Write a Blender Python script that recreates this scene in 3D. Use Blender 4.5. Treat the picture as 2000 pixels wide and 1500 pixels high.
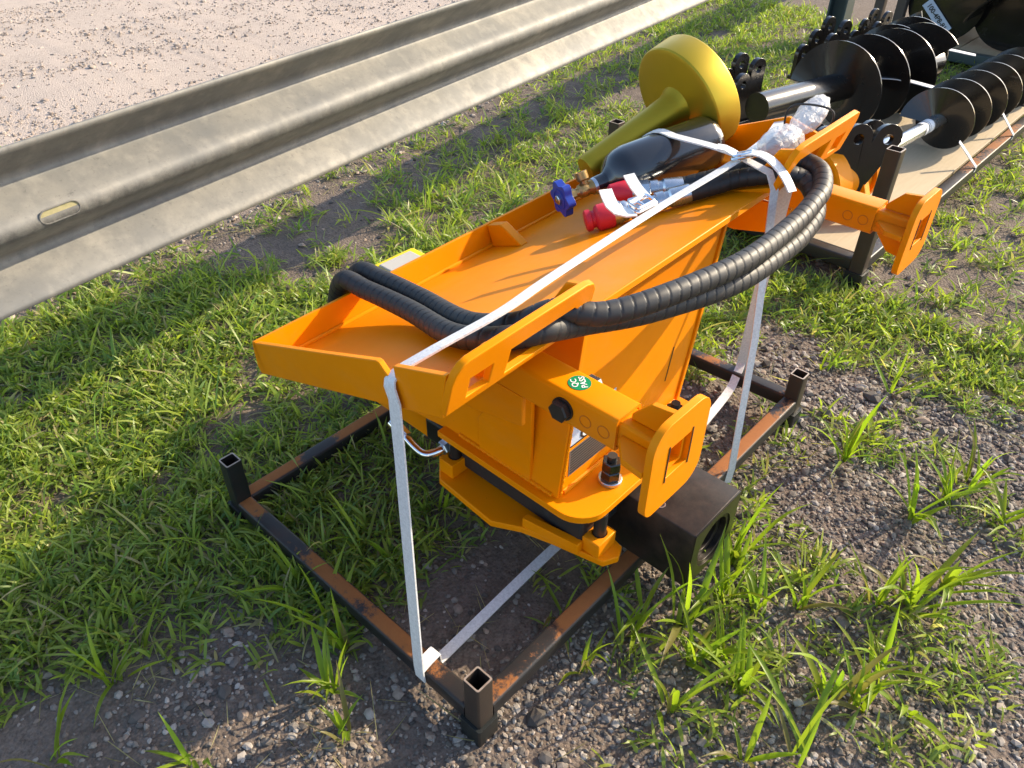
import bpy, bmesh, math, random
import numpy as np
from mathutils import Vector, Matrix
from mathutils.geometry import tessellate_polygon

for o in list(bpy.data.objects): bpy.data.objects.remove(o)
scene = bpy.context.scene
COL = scene.collection
random.seed(7)
rng = np.random.default_rng(11)
K = 0.755            # measured layout units -> metres
AR = np.array

# ------------------------------------------------------------------ camera
RC = AR([[0.68020723, -0.73298849, 0.00678204],
         [-0.44800826, -0.42303538, -0.7876101],
         [0.58017818, 0.53269968, -0.61613662]])
CP = AR([-0.6566206, -0.69909373, 1.79948326])
cam_d = bpy.data.cameras.new('camera'); cam = bpy.data.objects.new('camera', cam_d); COL.objects.link(cam)
cam_d.sensor_width = 36; cam_d.lens = 36 * 1510.24 / 2000; cam_d.clip_start = 0.02; cam_d.clip_end = 500
M = Matrix([[RC[0][i], -RC[1][i], -RC[2][i], CP[i] * K] for i in range(3)] + [[0, 0, 0, 1]])
cam.matrix_world = M
scene.camera = cam

# ------------------------------------------------------------------ light
SUN_AZ, SUN_EL = math.radians(-20), math.radians(30)
world = bpy.data.worlds.new('World'); scene.world = world; world.use_nodes = True
wn = world.node_tree.nodes; wl = world.node_tree.links
sky = wn.new('ShaderNodeTexSky'); sky.sky_type = 'NISHITA'; sky.sun_disc = False
sky.sun_elevation = SUN_EL; sky.sun_rotation = math.pi / 2 - SUN_AZ
sky.air_density = 1.0; sky.dust_density = 1.5; sky.ozone_density = 1.0
wn['Background'].inputs[1].default_value = 0.15
wl.new(sky.outputs[0], wn['Background'].inputs[0])
sd = bpy.data.lights.new('sun', 'SUN'); sd.energy = 3.5; sd.angle = math.radians(0.53); sd.color = (1.0, 0.84, 0.61)
sun = bpy.data.objects.new('sun', sd); COL.objects.link(sun)
sv = Vector((math.cos(SUN_EL) * math.cos(SUN_AZ), math.cos(SUN_EL) * math.sin(SUN_AZ), math.sin(SUN_EL)))
sun.rotation_euler = sv.to_track_quat('Z', 'Y').to_euler(); sun.location = sv * 20
scene.view_settings.view_transform = 'Standard'; scene.view_settings.look = 'None'
scene.view_settings.gamma = 1.0; scene.view_settings.use_curve_mapping = False
scene.view_settings.exposure = 1.22
scene.render.engine = 'CYCLES'

# ------------------------------------------------------------------ materials
class NT:
    def __init__(s, name):
        s.m = bpy.data.materials.new(name); s.m.use_nodes = True
        s.n = s.m.node_tree.nodes; s.l = s.m.node_tree.links
        s.b = s.n['Principled BSDF']
        s.tc = s.n.new('ShaderNodeTexCoord')
        s.geo = s.n.new('ShaderNodeNewGeometry')
        s.co = s.geo.outputs['Position']
    def noise(s, scale, detail=4, rough=.55, vec=None, dist=0):
        t = s.n.new('ShaderNodeTexNoise'); t.inputs['Scale'].default_value = scale
        t.inputs['Detail'].default_value = detail; t.inputs['Roughness'].default_value = rough
        t.inputs['Distortion'].default_value = dist
        s.l.new(vec or s.co, t.inputs['Vector']); return t.outputs['Fac']
    def voro(s, scale, feat='F1', out='Distance', vec=None):
        t = s.n.new('ShaderNodeTexVoronoi'); t.feature = feat; t.inputs['Scale'].default_value = scale
        s.l.new(vec or s.co, t.inputs['Vector']); return t.outputs[out]
    def mapv(s, sc, vec=None):
        t = s.n.new('ShaderNodeMapping'); t.inputs['Scale'].default_value = sc
        s.l.new(vec or s.co, t.inputs['Vector']); return t.outputs[0]
    def ramp(s, fac, stops, interp='LINEAR'):
        t = s.n.new('ShaderNodeValToRGB'); e = t.color_ramp.elements; t.color_ramp.interpolation = interp
        while len(e) < len(stops): e.new(.5)
        for i, (p, c) in enumerate(stops):
            e[i].position = p
            e[i].color = (c, c, c, 1) if isinstance(c, (int, float)) else (*c, 1)
        s.l.new(fac, t.inputs[0]); return t.outputs[0]
    def mix(s, fac, a, b, mode='MIX'):
        t = s.n.new('ShaderNodeMix'); t.data_type = 'RGBA'; t.blend_type = mode
        for sock, v in ((t.inputs[0], fac), (t.inputs[6], a), (t.inputs[7], b)):
            if isinstance(v, (int, float)): sock.default_value = v if sock == t.inputs[0] else (v, v, v, 1)
            elif isinstance(v, tuple): sock.default_value = (*v, 1)
            else: s.l.new(v, sock)
        return t.outputs[2]
    def math(s, op, a, b=0.0, clamp=False):
        t = s.n.new('ShaderNodeMath'); t.operation = op; t.use_clamp = clamp
        for sock, v in ((t.inputs[0], a), (t.inputs[1], b)):
            if isinstance(v, (int, float)): sock.default_value = v
            else: s.l.new(v, sock)
        return t.outputs[0]
    def sep(s, v):
        t = s.n.new('ShaderNodeSeparateXYZ'); s.l.new(v, t.inputs[0]); return t.outputs
    def bump(s, h, strength=.3, dist=.01):
        t = s.n.new('ShaderNodeBump'); t.inputs['Strength'].default_value = strength; t.inputs['Distance'].default_value = dist
        s.l.new(h, t.inputs['Height']); s.l.new(t.outputs[0], s.b.inputs['Normal']); return t
    def set(s, **k):
        names = dict(col='Base Color', rough='Roughness', metal='Metallic', spec='Specular IOR Level', coat='Coat Weight',
                     coatr='Coat Roughness', trans='Transmission Weight', alpha='Alpha', ior='IOR', sss='Subsurface Weight')
        for a, v in k.items():
            i = s.b.inputs[names[a]]
            if isinstance(v, tuple): i.default_value = (*v, 1)
            elif isinstance(v, (int, float)): i.default_value = v
            else: s.l.new(v, i)
        return s

MAT = {}
def paint(name, c1, c2, rough, coat=0.0, dust=.25, peel=.04, metal=0.0):
    t = NT(name)
    n = t.noise(5, 3); col = t.mix(n, c1, c2)
    sp = t.ramp(t.noise(38, 6, .7), [(.58, 0.0), (.78, 1.0)])
    col = t.mix(t.math('MULTIPLY', sp, dust), col, tuple(min(1, v * .75 + .06) for v in c1))
    if name == 'orange':
        chip = t.ramp(t.noise(95, 3, .6), [(.755, 0.0), (.775, 1.0)]); col = t.mix(t.math('MULTIPLY', chip, .8), col, (.16, .05, .01))
        smear = t.ramp(t.noise(9, 6, .7, t.mapv((1, .35, 1))), [(.52, 0.0), (.75, 1.0)]); col = t.mix(t.math('MULTIPLY', smear, .16), col, (.42, .22, .08))
    r = t.math('ADD', t.math('MULTIPLY', t.noise(16, 5, .65), .30), rough - .12)
    t.set(col=col, rough=r, coat=coat, coatr=.08, metal=metal)
    t.bump(t.noise(420, 2), peel, .0008)
    MAT[name] = t.m; return t
paint('orange', (.86, .275, .0003), (.76, .215, .0003), .40, .0, .16)
for m_ in ('orange',):
    b_ = MAT[m_].node_tree.nodes['Principled BSDF']; b_.inputs['Specular IOR Level'].default_value = .35; b_.inputs['Specular Tint'].default_value = (1, .62, .22, 1)
paint('orange_dark', (.56, .145, .001), (.50, .125, .001), .5, 0, .1)
paint('black_gloss', (.008, .0075, .007), (.012, .010, .009), .20, .3, .12)
paint('black_satin', (.012, .012, .012), (.02, .018, .016), .42, 0, .3)
paint('bottle_black', (.010, .011, .013), (.014, .015, .017), .16, .8, .06)
paint('red_plastic', (.62, .012, .03), (.5, .01, .025), .42, 0, .3)
paint('blue_plastic', (.012, .045, .36), (.01, .035, .30), .38, 0, .25)
paint('yellow_plastic', (.75, .58, .01), (.68, .52, .01), .4, 0, .2)
paint('grey_lid', (.46, .45, .42), (.40, .39, .36), .55, 0, .3)
paint('green_sticker', (.005, .25, .10), (.005, .23, .09), .35, 0, .1)
paint('print_white', (.75, .75, .75), (.72, .72, .72), .5, 0, .1)
paint('print_black', (.012, .012, .012), (.016, .016, .016), .45, 0, .1)
paint('print_grey', (.10, .09, .08), (.14, .12, .10), .5, 0, .1)
paint('sticker_blue', (.52, .60, .72), (.48, .55, .66), .35, 0, .1)
paint('rubber', (.014, .014, .015), (.022, .021, .021), .55, 0, .5)
paint('green_post', (.035, .055, .055), (.05, .07, .068), .55, 0, .5)
paint('brown_post', (.055, .045, .038), (.09, .065, .05), .6, 0, .6)

t = NT('gold'); n = t.noise(7, 3)
t.set(col=t.mix(n, (.50, .345, .022), (.42, .29, .018)), metal=.72, rough=t.math('ADD', t.math('MULTIPLY', t.noise(22, 4), .15), .36))
t.bump(t.noise(500, 2), .06, .0008); MAT['gold'] = t.m
t = NT('brass'); t.set(col=t.mix(t.noise(60, 5), (.56, .36, .13), (.28, .16, .06)), metal=.9, rough=.38); t.bump(t.noise(160, 3), .2, .001); MAT['brass'] = t.m
t = NT('zinc'); t.set(col=t.mix(t.noise(50, 4), (.62, .66, .70), (.42, .45, .48)), metal=.95, rough=t.math('ADD', t.math('MULTIPLY', t.noise(30, 4), .2), .18)); MAT['zinc'] = t.m
t = NT('cut_steel'); t.set(col=t.mix(t.noise(80, 4), (.50, .44, .38), (.30, .22, .16)), metal=.5, rough=.45); MAT['cut_steel'] = t.m
t = NT('chrome'); t.set(col=(.80, .82, .84), metal=1.0, rough=.14); MAT['chrome'] = t.m

# hose guard: dusty black plastic
t = NT('hose_wrap'); d = t.noise(20, 5, .6)
t.set(col=t.mix(d, (.012, .012, .013), (.030, .029, .028)), rough=t.math('ADD', t.math('MULTIPLY', d, .2), .42)); t.bump(t.noise(300, 3), .08, .001); MAT['hose_wrap'] = t.m

# rusty mill-scale tube
def rusty(name, lo=.50, steel1=(.018, .019, .022), steel2=(.045, .040, .037), side_amt=.35):
    t = NT(name)
    up = t.sep(t.geo.outputs['Normal'])[2]
    upm = t.ramp(up, [(.80, 0.0), (.99, 1.0)])
    big = t.noise(3.4, 2, .5); fine = t.noise(70, 8, .8)
    f = t.math('ADD', t.math('MULTIPLY', big, .85), t.math('MULTIPLY', fine, .30))
    m1 = t.ramp(f, [(lo + .06, 0.0), (lo + .10, 1.0)])
    m = t.math('MULTIPLY', m1, upm)
    steel = t.mix(t.noise(14, 6, .7), steel1, steel2)
    rust = t.mix(t.noise(80, 6, .8), (.33, .125, .030), (.20, .068, .018))
    side = t.ramp(t.noise(8, 8, .75), [(.52, 0.0), (.70, 1.0)])
    steel = t.mix(t.math('MULTIPLY', side, side_amt), steel, (.085, .038, .020))
    t.set(col=t.mix(m, steel, rust), rough=t.mix(m, .42, .85), metal=t.mix(m, .3, 0.0), spec=.4)
    t.bump(t.math('ADD', t.noise(180, 5, .7), t.math('MULTIPLY', m, .6)), .25, .0012)
    MAT[name] = t.m
rusty('rusty_tube', .47); rusty('rusty_dark', .62, (.016, .02, .019), (.035, .036, .033)); rusty('rusty_rail', .50)
rusty('rusty_brown', .62, (.040, .032, .027), (.075, .056, .043), .5)

# hammer steel: dark machined with scuffs
t = NT('dark_steel')
t.set(col=t.mix(t.ramp(t.noise(14, 8, .75), [(.4, 0.0), (.75, 1.0)]), (.014, .011, .009), (.062, .042, .031)), rough=t.math('ADD', t.math('MULTIPLY', t.noise(25, 6), .25), .3), metal=.3)
t.bump(t.noise(120, 4), .12, .001); MAT['dark_steel'] = t.m

t = NT('machined'); t.set(col=t.mix(t.noise(30, 5), (.07, .062, .05), (.03, .027, .022)), metal=.7, rough=.3); MAT['machined'] = t.m
# galvanised rail
t = NT('galvanised')
streak = t.noise(26, 5, .6, t.mapv((1, 1, .12)))
spots = t.noise(16, 8, .72); blot = t.noise(3.2, 4, .6)
c = t.mix(t.ramp(blot, [(.35, 0.0), (.65, 1.0)]), (.245, .232, .20), (.135, .138, .135))
c = t.mix(t.math('MULTIPLY', t.ramp(spots, [(.42, 0.0), (.66, 1.0)]), .7), c, (.135, .135, .128))
c = t.mix(t.math('MULTIPLY', t.ramp(streak, [(.5, 0.0), (.75, 1.0)]), .4), c, (.34, .32, .275))
c = t.mix(t.math('MULTIPLY', t.ramp(t.noise(70, 8, .8), [(.56, 0.0), (.68, 1.0)]), .7), c, (.09, .088, .082))
zz = t.math('MULTIPLY', t.math('ABSOLUTE', t.math('SUBTRACT', t.sep(t.co)[2], (1.062 - .215) * K)), 1 / (.034 * K))
ridge_mottle = t.math('MULTIPLY', t.ramp(zz, [(.25, 1.0), (1.0, 0.0)]), t.ramp(t.noise(34, 8, .8), [(.40, 0.0), (.62, 1.0)]))  # darker mottled band along the rail's centre ridge
c = t.mix(t.math('MULTIPLY', ridge_mottle, .85), c, (.085, .083, .078))
t.set(col=c, metal=.15, rough=t.math('ADD', t.math('MULTIPLY', spots, .3), .46)); t.bump(t.noise(140, 5, .7), .15, .001); MAT['galvanised'] = t.m

# strap webbing
t = NT('strap')
w = t.noise(190, 4, .7)
t.set(col=t.mix(t.ramp(w, [(.35, 0.0), (.65, 1.0)]), (.62, .61, .59), (.80, .79, .77)), rough=.42, spec=.5); t.bump(w, .35, .0012); MAT['strap'] = t.m

# plastic film
t = NT('film'); t.set(col=(.80, .81, .82), rough=.2, alpha=.5); t.bump(t.noise(30, 3, .5, dist=3.0), .55, .008); MAT['film'] = t.m

# wood sheet
t = NT('plywood')
gr = t.noise(7, 6, .6, t.mapv((1.0, 14, 14)), .6)
t.set(col=t.mix(gr, (.50, .40, .26), (.36, .28, .17)), rough=.75); t.bump(gr, .12, .002); MAT['plywood'] = t.m

# ground: damp brown soil with fine grit; gravel road beyond the rail
def ground_mat():
    t = NT('ground')
    xyz = t.sep(t.co)
    wob = t.noise(1.6, 4, .6)
    d = t.math('SUBTRACT', xyz[1], t.math('MULTIPLY', xyz[0], .16))
    d = t.math('ADD', d, t.math('MULTIPLY', wob, .7))
    road = t.ramp(t.math('MULTIPLY', d, .2), [(.47, 0.0), (.58, 1.0)])
    g1 = t.noise(55, 8, .75); g2 = t.noise(9, 5, .6); g3 = t.noise(210, 4, .7)
    soil = t.mix(t.ramp(t.math('ADD', t.math('MULTIPLY', g1, .6), t.math('MULTIPLY', g3, .4)), [(.36, 0.0), (.64, 1.0)]), (.070, .052, .040), (.24, .19, .155))
    soil = t.mix(t.math('MULTIPLY', t.ramp(g2, [(.4, 0.0), (.66, 1.0)]), .6), soil, (.13, .10, .08))
    v = t.voro(120, 'F1', 'Color'); vd = t.voro(120)
    peb = t.mix(.65, t.mix(t.sep(v)[0], (.26, .22, .19), (.58, .49, .41)), t.mix(g3, (.26, .21, .18), (.58, .48, .40)))
    peb = t.mix(t.ramp(t.noise(2.2, 5, .6, t.mapv((.35, 1.6, 1))), [(.42, 0.0), (.62, 1.0)]), peb, (.46, .38, .32))
    t.set(col=t.mix(road, soil, peb), rough=.9, spec=.25)
    h = t.math('ADD', t.math('MULTIPLY', t.mix(road, t.mix(.5, g1, g3), g3), .6), t.math('MULTIPLY', t.math('SUBTRACT', 1.0, vd), .6))
    t.bump(h, .8, .008)
    MAT['ground'] = t.m
ground_mat()

def attr_mat(name, rough, translucent=0.0, spec=.5, noise=0.0):
    t = NT(name)
    a = t.n.new('ShaderNodeAttribute'); a.attribute_name = 'tint'
    col = a.outputs['Color']
    if noise: col = t.mix(t.math('MULTIPLY', t.noise(90, 4, .7), noise), col, (.03, .026, .022))
    t.set(col=col, rough=rough, spec=spec)
    if translucent:
        tr = t.n.new('ShaderNodeBsdfTranslucent')
        t.l.new(t.mix(1.0, col, (1.15, 1.25, .55), 'MULTIPLY'), tr.inputs[0])
        ms = t.n.new('ShaderNodeMixShader'); ms.inputs[0].default_value = translucent
        t.l.new(t.b.outputs[0], ms.inputs[1]); t.l.new(tr.outputs[0], ms.inputs[2])
        t.l.new(ms.outputs[0], t.n['Material Output'].inputs[0])
    MAT[name] = t.m
attr_mat('grass_blade', .40, .52, .4)
attr_mat('stone', .8, 0, .3, .5)

# ------------------------------------------------------------------ mesh helpers (layout units in, metres out)
ORG = {}
def nrm(v): v = np.asarray(v, float); return v / np.linalg.norm(v)
def tag(o, label=None, cat=None, group=None, kind=None):
    for k, v in (('label', label), ('category', cat), ('group', group), ('kind', kind)):
        if v: o[k] = v
    return o
def empty(name, loc, label, cat, group=None):
    o = bpy.data.objects.new(name, None); COL.objects.link(o); o.empty_display_size = .05
    w = AR(loc, float) * K; o.location = w; ORG[o.name] = w
    return tag(o, label, cat, group)
def obj(name, geo, mat, parent=None, smooth=35, bevel=0.0, top=False):
    V, F = geo
    V = np.asarray(V, float) * K
    lo, hi = V.min(0), V.max(0); org = (lo + hi) / 2
    if parent is None: org[2] = lo[2]
    me = bpy.data.meshes.new(name)
    me.from_pydata((V - org).tolist(), [], [list(map(int, f)) for f in F])
    bm = bmesh.new(); bm.from_mesh(me); bmesh.ops.recalc_face_normals(bm, faces=bm.faces); bm.to_mesh(me); bm.free()
    if smooth:
        me.polygons.foreach_set('use_smooth', [True] * len(me.polygons)); me.set_sharp_from_angle(angle=math.radians(smooth))
    me.materials.append(MAT[mat] if isinstance(mat, str) else mat)
    o = bpy.data.objects.new(name, me); COL.objects.link(o)
    if parent is None: o.location = org
    else: o.parent = parent; o.location = org - ORG[parent.name]
    ORG[o.name] = org
    if bevel:
        b = o.modifiers.new('bevel', 'BEVEL'); b.width = bevel * K; b.segments = 2; b.limit_method = 'ANGLE'; b.angle_limit = math.radians(40)
    return o
def join(*gs):
    V, F, n = [], [], 0
    for v, f in gs:
        V += [tuple(p) for p in v]; F += [[i + n for i in q] for q in f]; n += len(v)
    return V, F
def box(x0, x1, y0, y1, z0, z1):
    V = [(x, y, z) for z in (z0, z1) for y in (y0, y1) for x in (x0, x1)]
    return V, [(0, 2, 3, 1), (4, 5, 7, 6), (0, 1, 5, 4), (2, 6, 7, 3), (0, 4, 6, 2), (1, 3, 7, 5)]
def xf(g, fn): return [tuple(fn(*p)) for p in g[0]], g[1]
def plate(outer, holes, P0, e1, e2, en, th):
    """flat plate with holes: 2-D outlines in (e1,e2) at P0, thickness th along en"""
    loops = [outer] + list(holes)
    flat = [p for l in loops for p in l]
    tris = tessellate_polygon([[Vector((p[0], p[1], 0)) for p in l] for l in loops])
    P0, e1, e2, en = map(lambda v: AR(v, float), (P0, e1, e2, en))
    V = [P0 + p[0] * e1 + p[1] * e2 for p in flat]; n = len(V)
    V += [p + en * th for p in V]
    F = [tuple(q) for q in tris] + [tuple(i + n for i in reversed(q)) for q in tris]
    k = 0
    for l in loops:
        m = len(l)
        for i in range(m):
            a, b = k + i, k + (i + 1) % m
            F.append((a, b, b + n, a + n))
        k += m
    return V, F
def rrect(x0, x1, y0, y1, r, seg=5, rs=None):
    """rounded rectangle; rs = radii for (x1,y1),(x0,y1),(x0,y0),(x1,y0)"""
    rs = rs or (r,) * 4; out = []
    for (cx, cy, sx, sy, a0), q in zip(((x1, y1, -1, -1, 0), (x0, y1, 1, -1, 90), (x0, y0, 1, 1, 180), (x1, y0, -1, 1, 270)), rs):
        if q <= 0: out.append((cx, cy)); continue
        for i in range(seg + 1):
            a = math.radians(a0 + 90 * i / seg); out.append((cx + sx * q + q * math.cos(a), cy + sy * q + q * math.sin(a)))
    return out
def circle(cx, cy, r, n=24, ph=0): return [(cx + r * math.cos(2 * math.pi * i / n + ph), cy + r * math.sin(2 * math.pi * i / n + ph)) for i in range(n)]
def frame_of(d):
    d = nrm(d); a = AR([0, 0, 1.]) if abs(d[2]) < .9 else AR([1., 0, 0])
    e1 = nrm(np.cross(a, d)); e2 = np.cross(d, e1); return e1, e2, d
def lathe(prof, P0, d, n=32, cap=True):
    """prof: list of (distance along d, radius)"""
    e1, e2, d = frame_of(d); P0 = AR(P0, float); V, F = [], []
    for s, r in prof:
        for i in range(n):
            a = 2 * math.pi * i / n; V.append(P0 + d * s + r * (math.cos(a) * e1 + math.sin(a) * e2))
    m = len(prof)
    for j in range(m - 1):
        for i in range(n):
            k = (i + 1) % n; F.append((j * n + i, j * n + k, (j + 1) * n + k, (j + 1) * n + i))
    if cap:
        F.append(tuple(range(n))); F.append(tuple((m - 1) * n + i for i in range(n)))
    return V, F
def cyl(a, b, r, n=20, r2=None):
    a, b = AR(a, float), AR(b, float); L = np.linalg.norm(b - a)
    return lathe([(0, r), (L, r if r2 is None else r2)], a, b - a, n)
def hexn(P0, d, r, h, n=6): return lathe([(0, r * .93), (h * .1, r), (h * .9, r), (h, r * .9)], P0, d, n)
def spline(pts, step):
    pts = [AR(p, float) for p in pts]; P = [2 * pts[0] - pts[1]] + pts + [2 * pts[-1] - pts[-2]]; out = []
    for i in range(1, len(P) - 2):
        p0, p1, p2, p3 = P[i - 1:i + 3]; n = max(2, int(np.linalg.norm(p2 - p1) / step))
        for k in range(n):
            t = k / n
            out.append(.5 * (2 * p1 + (p2 - p0) * t + (2 * p0 - 5 * p1 + 4 * p2 - p3) * t * t + (3 * p1 - p0 - 3 * p2 + p3) * t ** 3))
    out.append(pts[-1])
    # even respacing
    out = AR(out); L = np.r_[0, np.cumsum(np.linalg.norm(np.diff(out, axis=0), axis=1))]
    m = max(2, int(L[-1] / step)); s = np.linspace(0, L[-1], m + 1)
    return np.stack([np.interp(s, L, out[:, i]) for i in range(3)], 1), s
def sweep(P, S, rad, n=16, cap=True):
    P = AR(P); T = np.gradient(P, axis=0); T /= np.linalg.norm(T, axis=1)[:, None]
    e1 = frame_of(T[0])[0]; V, F = [], []
    for j in range(len(P)):
        e1 = nrm(e1 - T[j] * (e1 @ T[j])); e2 = np.cross(T[j], e1)
        for i in range(n):
            a = 2 * math.pi * i / n; r = rad(S[j], a) if callable(rad) else rad
            V.append(P[j] + r * (math.cos(a) * e1 + math.sin(a) * e2))
    for j in range(len(P) - 1):
        for i in range(n):
            k = (i + 1) % n; F.append((j * n + i, j * n + k, (j + 1) * n + k, (j + 1) * n + i))
    if cap: F.append(tuple(range(n))); F.append(tuple((len(P) - 1) * n + i for i in range(n)))
    return V, F
def tube(pts, r, n=12, step=.01): P, S = spline(pts, step); return sweep(P, S, r, n)
def ribbon(pts, wid, width, th=.004, step=.02, straight=False):
    """strap: centre line pts, width vector(s) wid, thickness th"""
    if straight:
        P = AR(pts, float); S = np.r_[0, np.cumsum(np.linalg.norm(np.diff(P, axis=0), axis=1))]
    else: P, S = spline(pts, step)
    T = np.gradient(P, axis=0); T /= np.linalg.norm(T, axis=1)[:, None]
    wid = AR(wid, float)
    if wid.ndim == 1: W = np.repeat(wid[None], len(P), 0)
    else:
        q = np.linspace(0, 1, len(wid)); s = S / S[-1]; W = np.stack([np.interp(s, q, wid[:, i]) for i in range(3)], 1)
    V, F = [], []
    for j in range(len(P)):
        w = nrm(W[j] - T[j] * (W[j] @ T[j])); nn = np.cross(T[j], w)
        for a, b in ((-1, -1), (1, -1), (1, 1), (-1, 1)): V.append(P[j] + w * a * width / 2 + nn * b * th / 2)
    for j in range(len(P) - 1):
        for i in range(4):
            k = (i + 1) % 4; F.append((4 * j + i, 4 * j + k, 4 * j + 4 + k, 4 * j + 4 + i))
    F += [(0, 1, 2, 3), tuple(4 * (len(P) - 1) + i for i in range(4))]
    return V, F
def sqtube(p0, p1, w, h, wall, e1=None, e2=None, r=.006, hollow=True):
    """rectangular hollow section from p0 to p1"""
    p0, p1 = AR(p0, float), AR(p1, float); d = p1 - p0; L = np.linalg.norm(d); d = d / L
    if e1 is None: e1, e2, _ = frame_of(d)
    e1 = nrm(AR(e1, float) - d * (AR(e1, float) @ d)); e2 = np.cross(d, e1)
    holes = [rrect(-w / 2 + wall, w / 2 - wall, -h / 2 + wall, h / 2 - wall, r * .5, 2)] if hollow else []
    return plate(rrect(-w / 2, w / 2, -h / 2, h / 2, r, 4), holes, p0, e1, e2, d, L)
def text(body, size, P0, e1, e2, en, th=.0006, name='lettering', mat='print_white', parent=None, bold=True):
    c = bpy.data.curves.new('txt', 'FONT'); c.body = body; c.size = size; c.align_x = 'CENTER'; c.align_y = 'CENTER'; c.resolution_u = 3
    if bold: c.offset = size * .022
    o = bpy.data.objects.new('txt', c); COL.objects.link(o); bpy.context.view_layer.update()
    me = bpy.data.meshes.new_from_object(o.evaluated_get(bpy.context.evaluated_depsgraph_get()))
    P0, e1, e2, en = map(lambda v: AR(v, float), (P0, e1, e2, en))
    V = [P0 + v.co.x * e1 + v.co.y * e2 + en * th for v in me.vertices]; F = [tuple(p.vertices) for p in me.polygons]
    bpy.data.objects.remove(o); bpy.data.curves.remove(c); bpy.data.meshes.remove(me)
    return obj(name, (V, F), mat, parent, smooth=0)
X, Y, Z = AR([1., 0, 0]), AR([0, 1., 0]), AR([0, 0, 1.])

# ------------------------------------------------------------------ ground sheet
def vnoise(x, y, f, seed):
    x, y = np.asarray(x) * f, np.asarray(y) * f
    xi, yi = np.floor(x).astype(int), np.floor(y).astype(int); fx, fy = x - xi, y - yi
    fx, fy = fx * fx * (3 - 2 * fx), fy * fy * (3 - 2 * fy)
    def h(a, b):
        n = (a * 374761393 + b * 668265263 + seed * 974634777) & 0xffffffff
        n = ((n ^ (n >> 13)) * 1274126177) & 0xffffffff
        return ((n ^ (n >> 16)) & 0xffff) / 65535.
    return (h(xi, yi) * (1 - fx) + h(xi + 1, yi) * fx) * (1 - fy) + (h(xi, yi + 1) * (1 - fx) + h(xi + 1, yi + 1) * fx) * fy
def height(x, y):
    near = np.clip(1 - (np.hypot(x - 1, y - .6) - 5) / 6, 0, 1)
    return ((vnoise(x, y, 1.3, 1) - .5) * .030 + (vnoise(x, y, 5, 2) - .5) * .016 + (vnoise(x, y, 17, 3) - .5) * .008 + (vnoise(x, y, 41, 4) - .5) * .004) * near - .004
def axis_coords(lo, hi, step):
    c = list(np.arange(lo, hi, step)); a = hi; s = step
    while a < 90: c.append(a); s *= 1.25; a += s
    a = lo; s = step
    while a > -90: s *= 1.25; a -= s; c.insert(0, a)
    return AR(c)
gx, gy = axis_coords(-1.4, 5.0, .026), axis_coords(-1.4, 3.6, .026)
GX, GY = np.meshgrid(gx, gy); GZ = height(GX, GY)
V = np.stack([GX.ravel(), GY.ravel(), GZ.ravel()], 1); nx, ny = len(gx), len(gy)
I = (np.arange(ny - 1)[:, None] * nx + np.arange(nx - 1)[None]).ravel()
F = np.stack([I, I + 1, I + nx + 1, I + nx], 1)
me = bpy.data.meshes.new('ground'); me.from_pydata((V * K).tolist(), [], F.tolist())
me.polygons.foreach_set('use_smooth', [True] * len(me.polygons)); me.materials.append(MAT['ground'])
g = bpy.data.objects.new('ground', me); COL.objects.link(g); tag(g, 'brown soil verge with fine grit running into a pale gravel road', 'ground', kind='structure')

# ------------------------------------------------------------------ guardrail
def rail_y(x): return 1.545 + .146 * x
RD = nrm([1, .146, 0]); RN = nrm([.146, -1, 0])    # RN points to the camera side
ZB, ZT = .648, 1.062
prof = [(.000, ZT), (.000, ZT - .012), (-.030, ZT - .040), (-.080, ZT - .082), (-.098, ZT - .098), (-.103, ZT - .112), (-.098, ZT - .126), (-.055, ZT - .156), (-.012, ZT - .182),
        (.0, ZT - .196), (.0, ZT - .219), (-.012, ZT - .232), (-.060, ZT - .270), (-.098, ZT - .298), (-.103, ZT - .312), (-.098, ZT - .326), (-.045, ZT - .366), (-.008, ZT - .396), (.0, ZT - .414)]
rail = empty('guardrail', (2, rail_y(2), 0), 'long weathered galvanised steel guardrail between the gravel road and the machine', 'guardrail')
# profile resampled smoothly
pr = AR(prof); P2, _ = spline(np.c_[pr, np.zeros(len(pr))], .012); P2 = P2[:, :2]
xs = np.linspace(-3.2, 9.6, 60)
V, F = [], []
m = len(P2)
for xx in xs:
    for (o_, z_) in P2: V.append(AR([xx, rail_y(xx), 0]) + RN * (o_ + .02) + Z * (z_ + (z_ - ZB) / (ZT - ZB) * (.010 + .012 * xx)))
slot_x0, slot_x1 = -.115, -.015
for j in range(len(xs) - 1):
    for i in range(m - 1): F.append((j * m + i, j * m + i + 1, (j + 1) * m + i + 1, (j + 1) * m + i))
beam = obj('beam', (V, F), 'galvanised', rail, smooth=60)
sm = beam.modifiers.new('solid', 'SOLIDIFY'); sm.thickness = .005; sm.offset = 0
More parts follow.
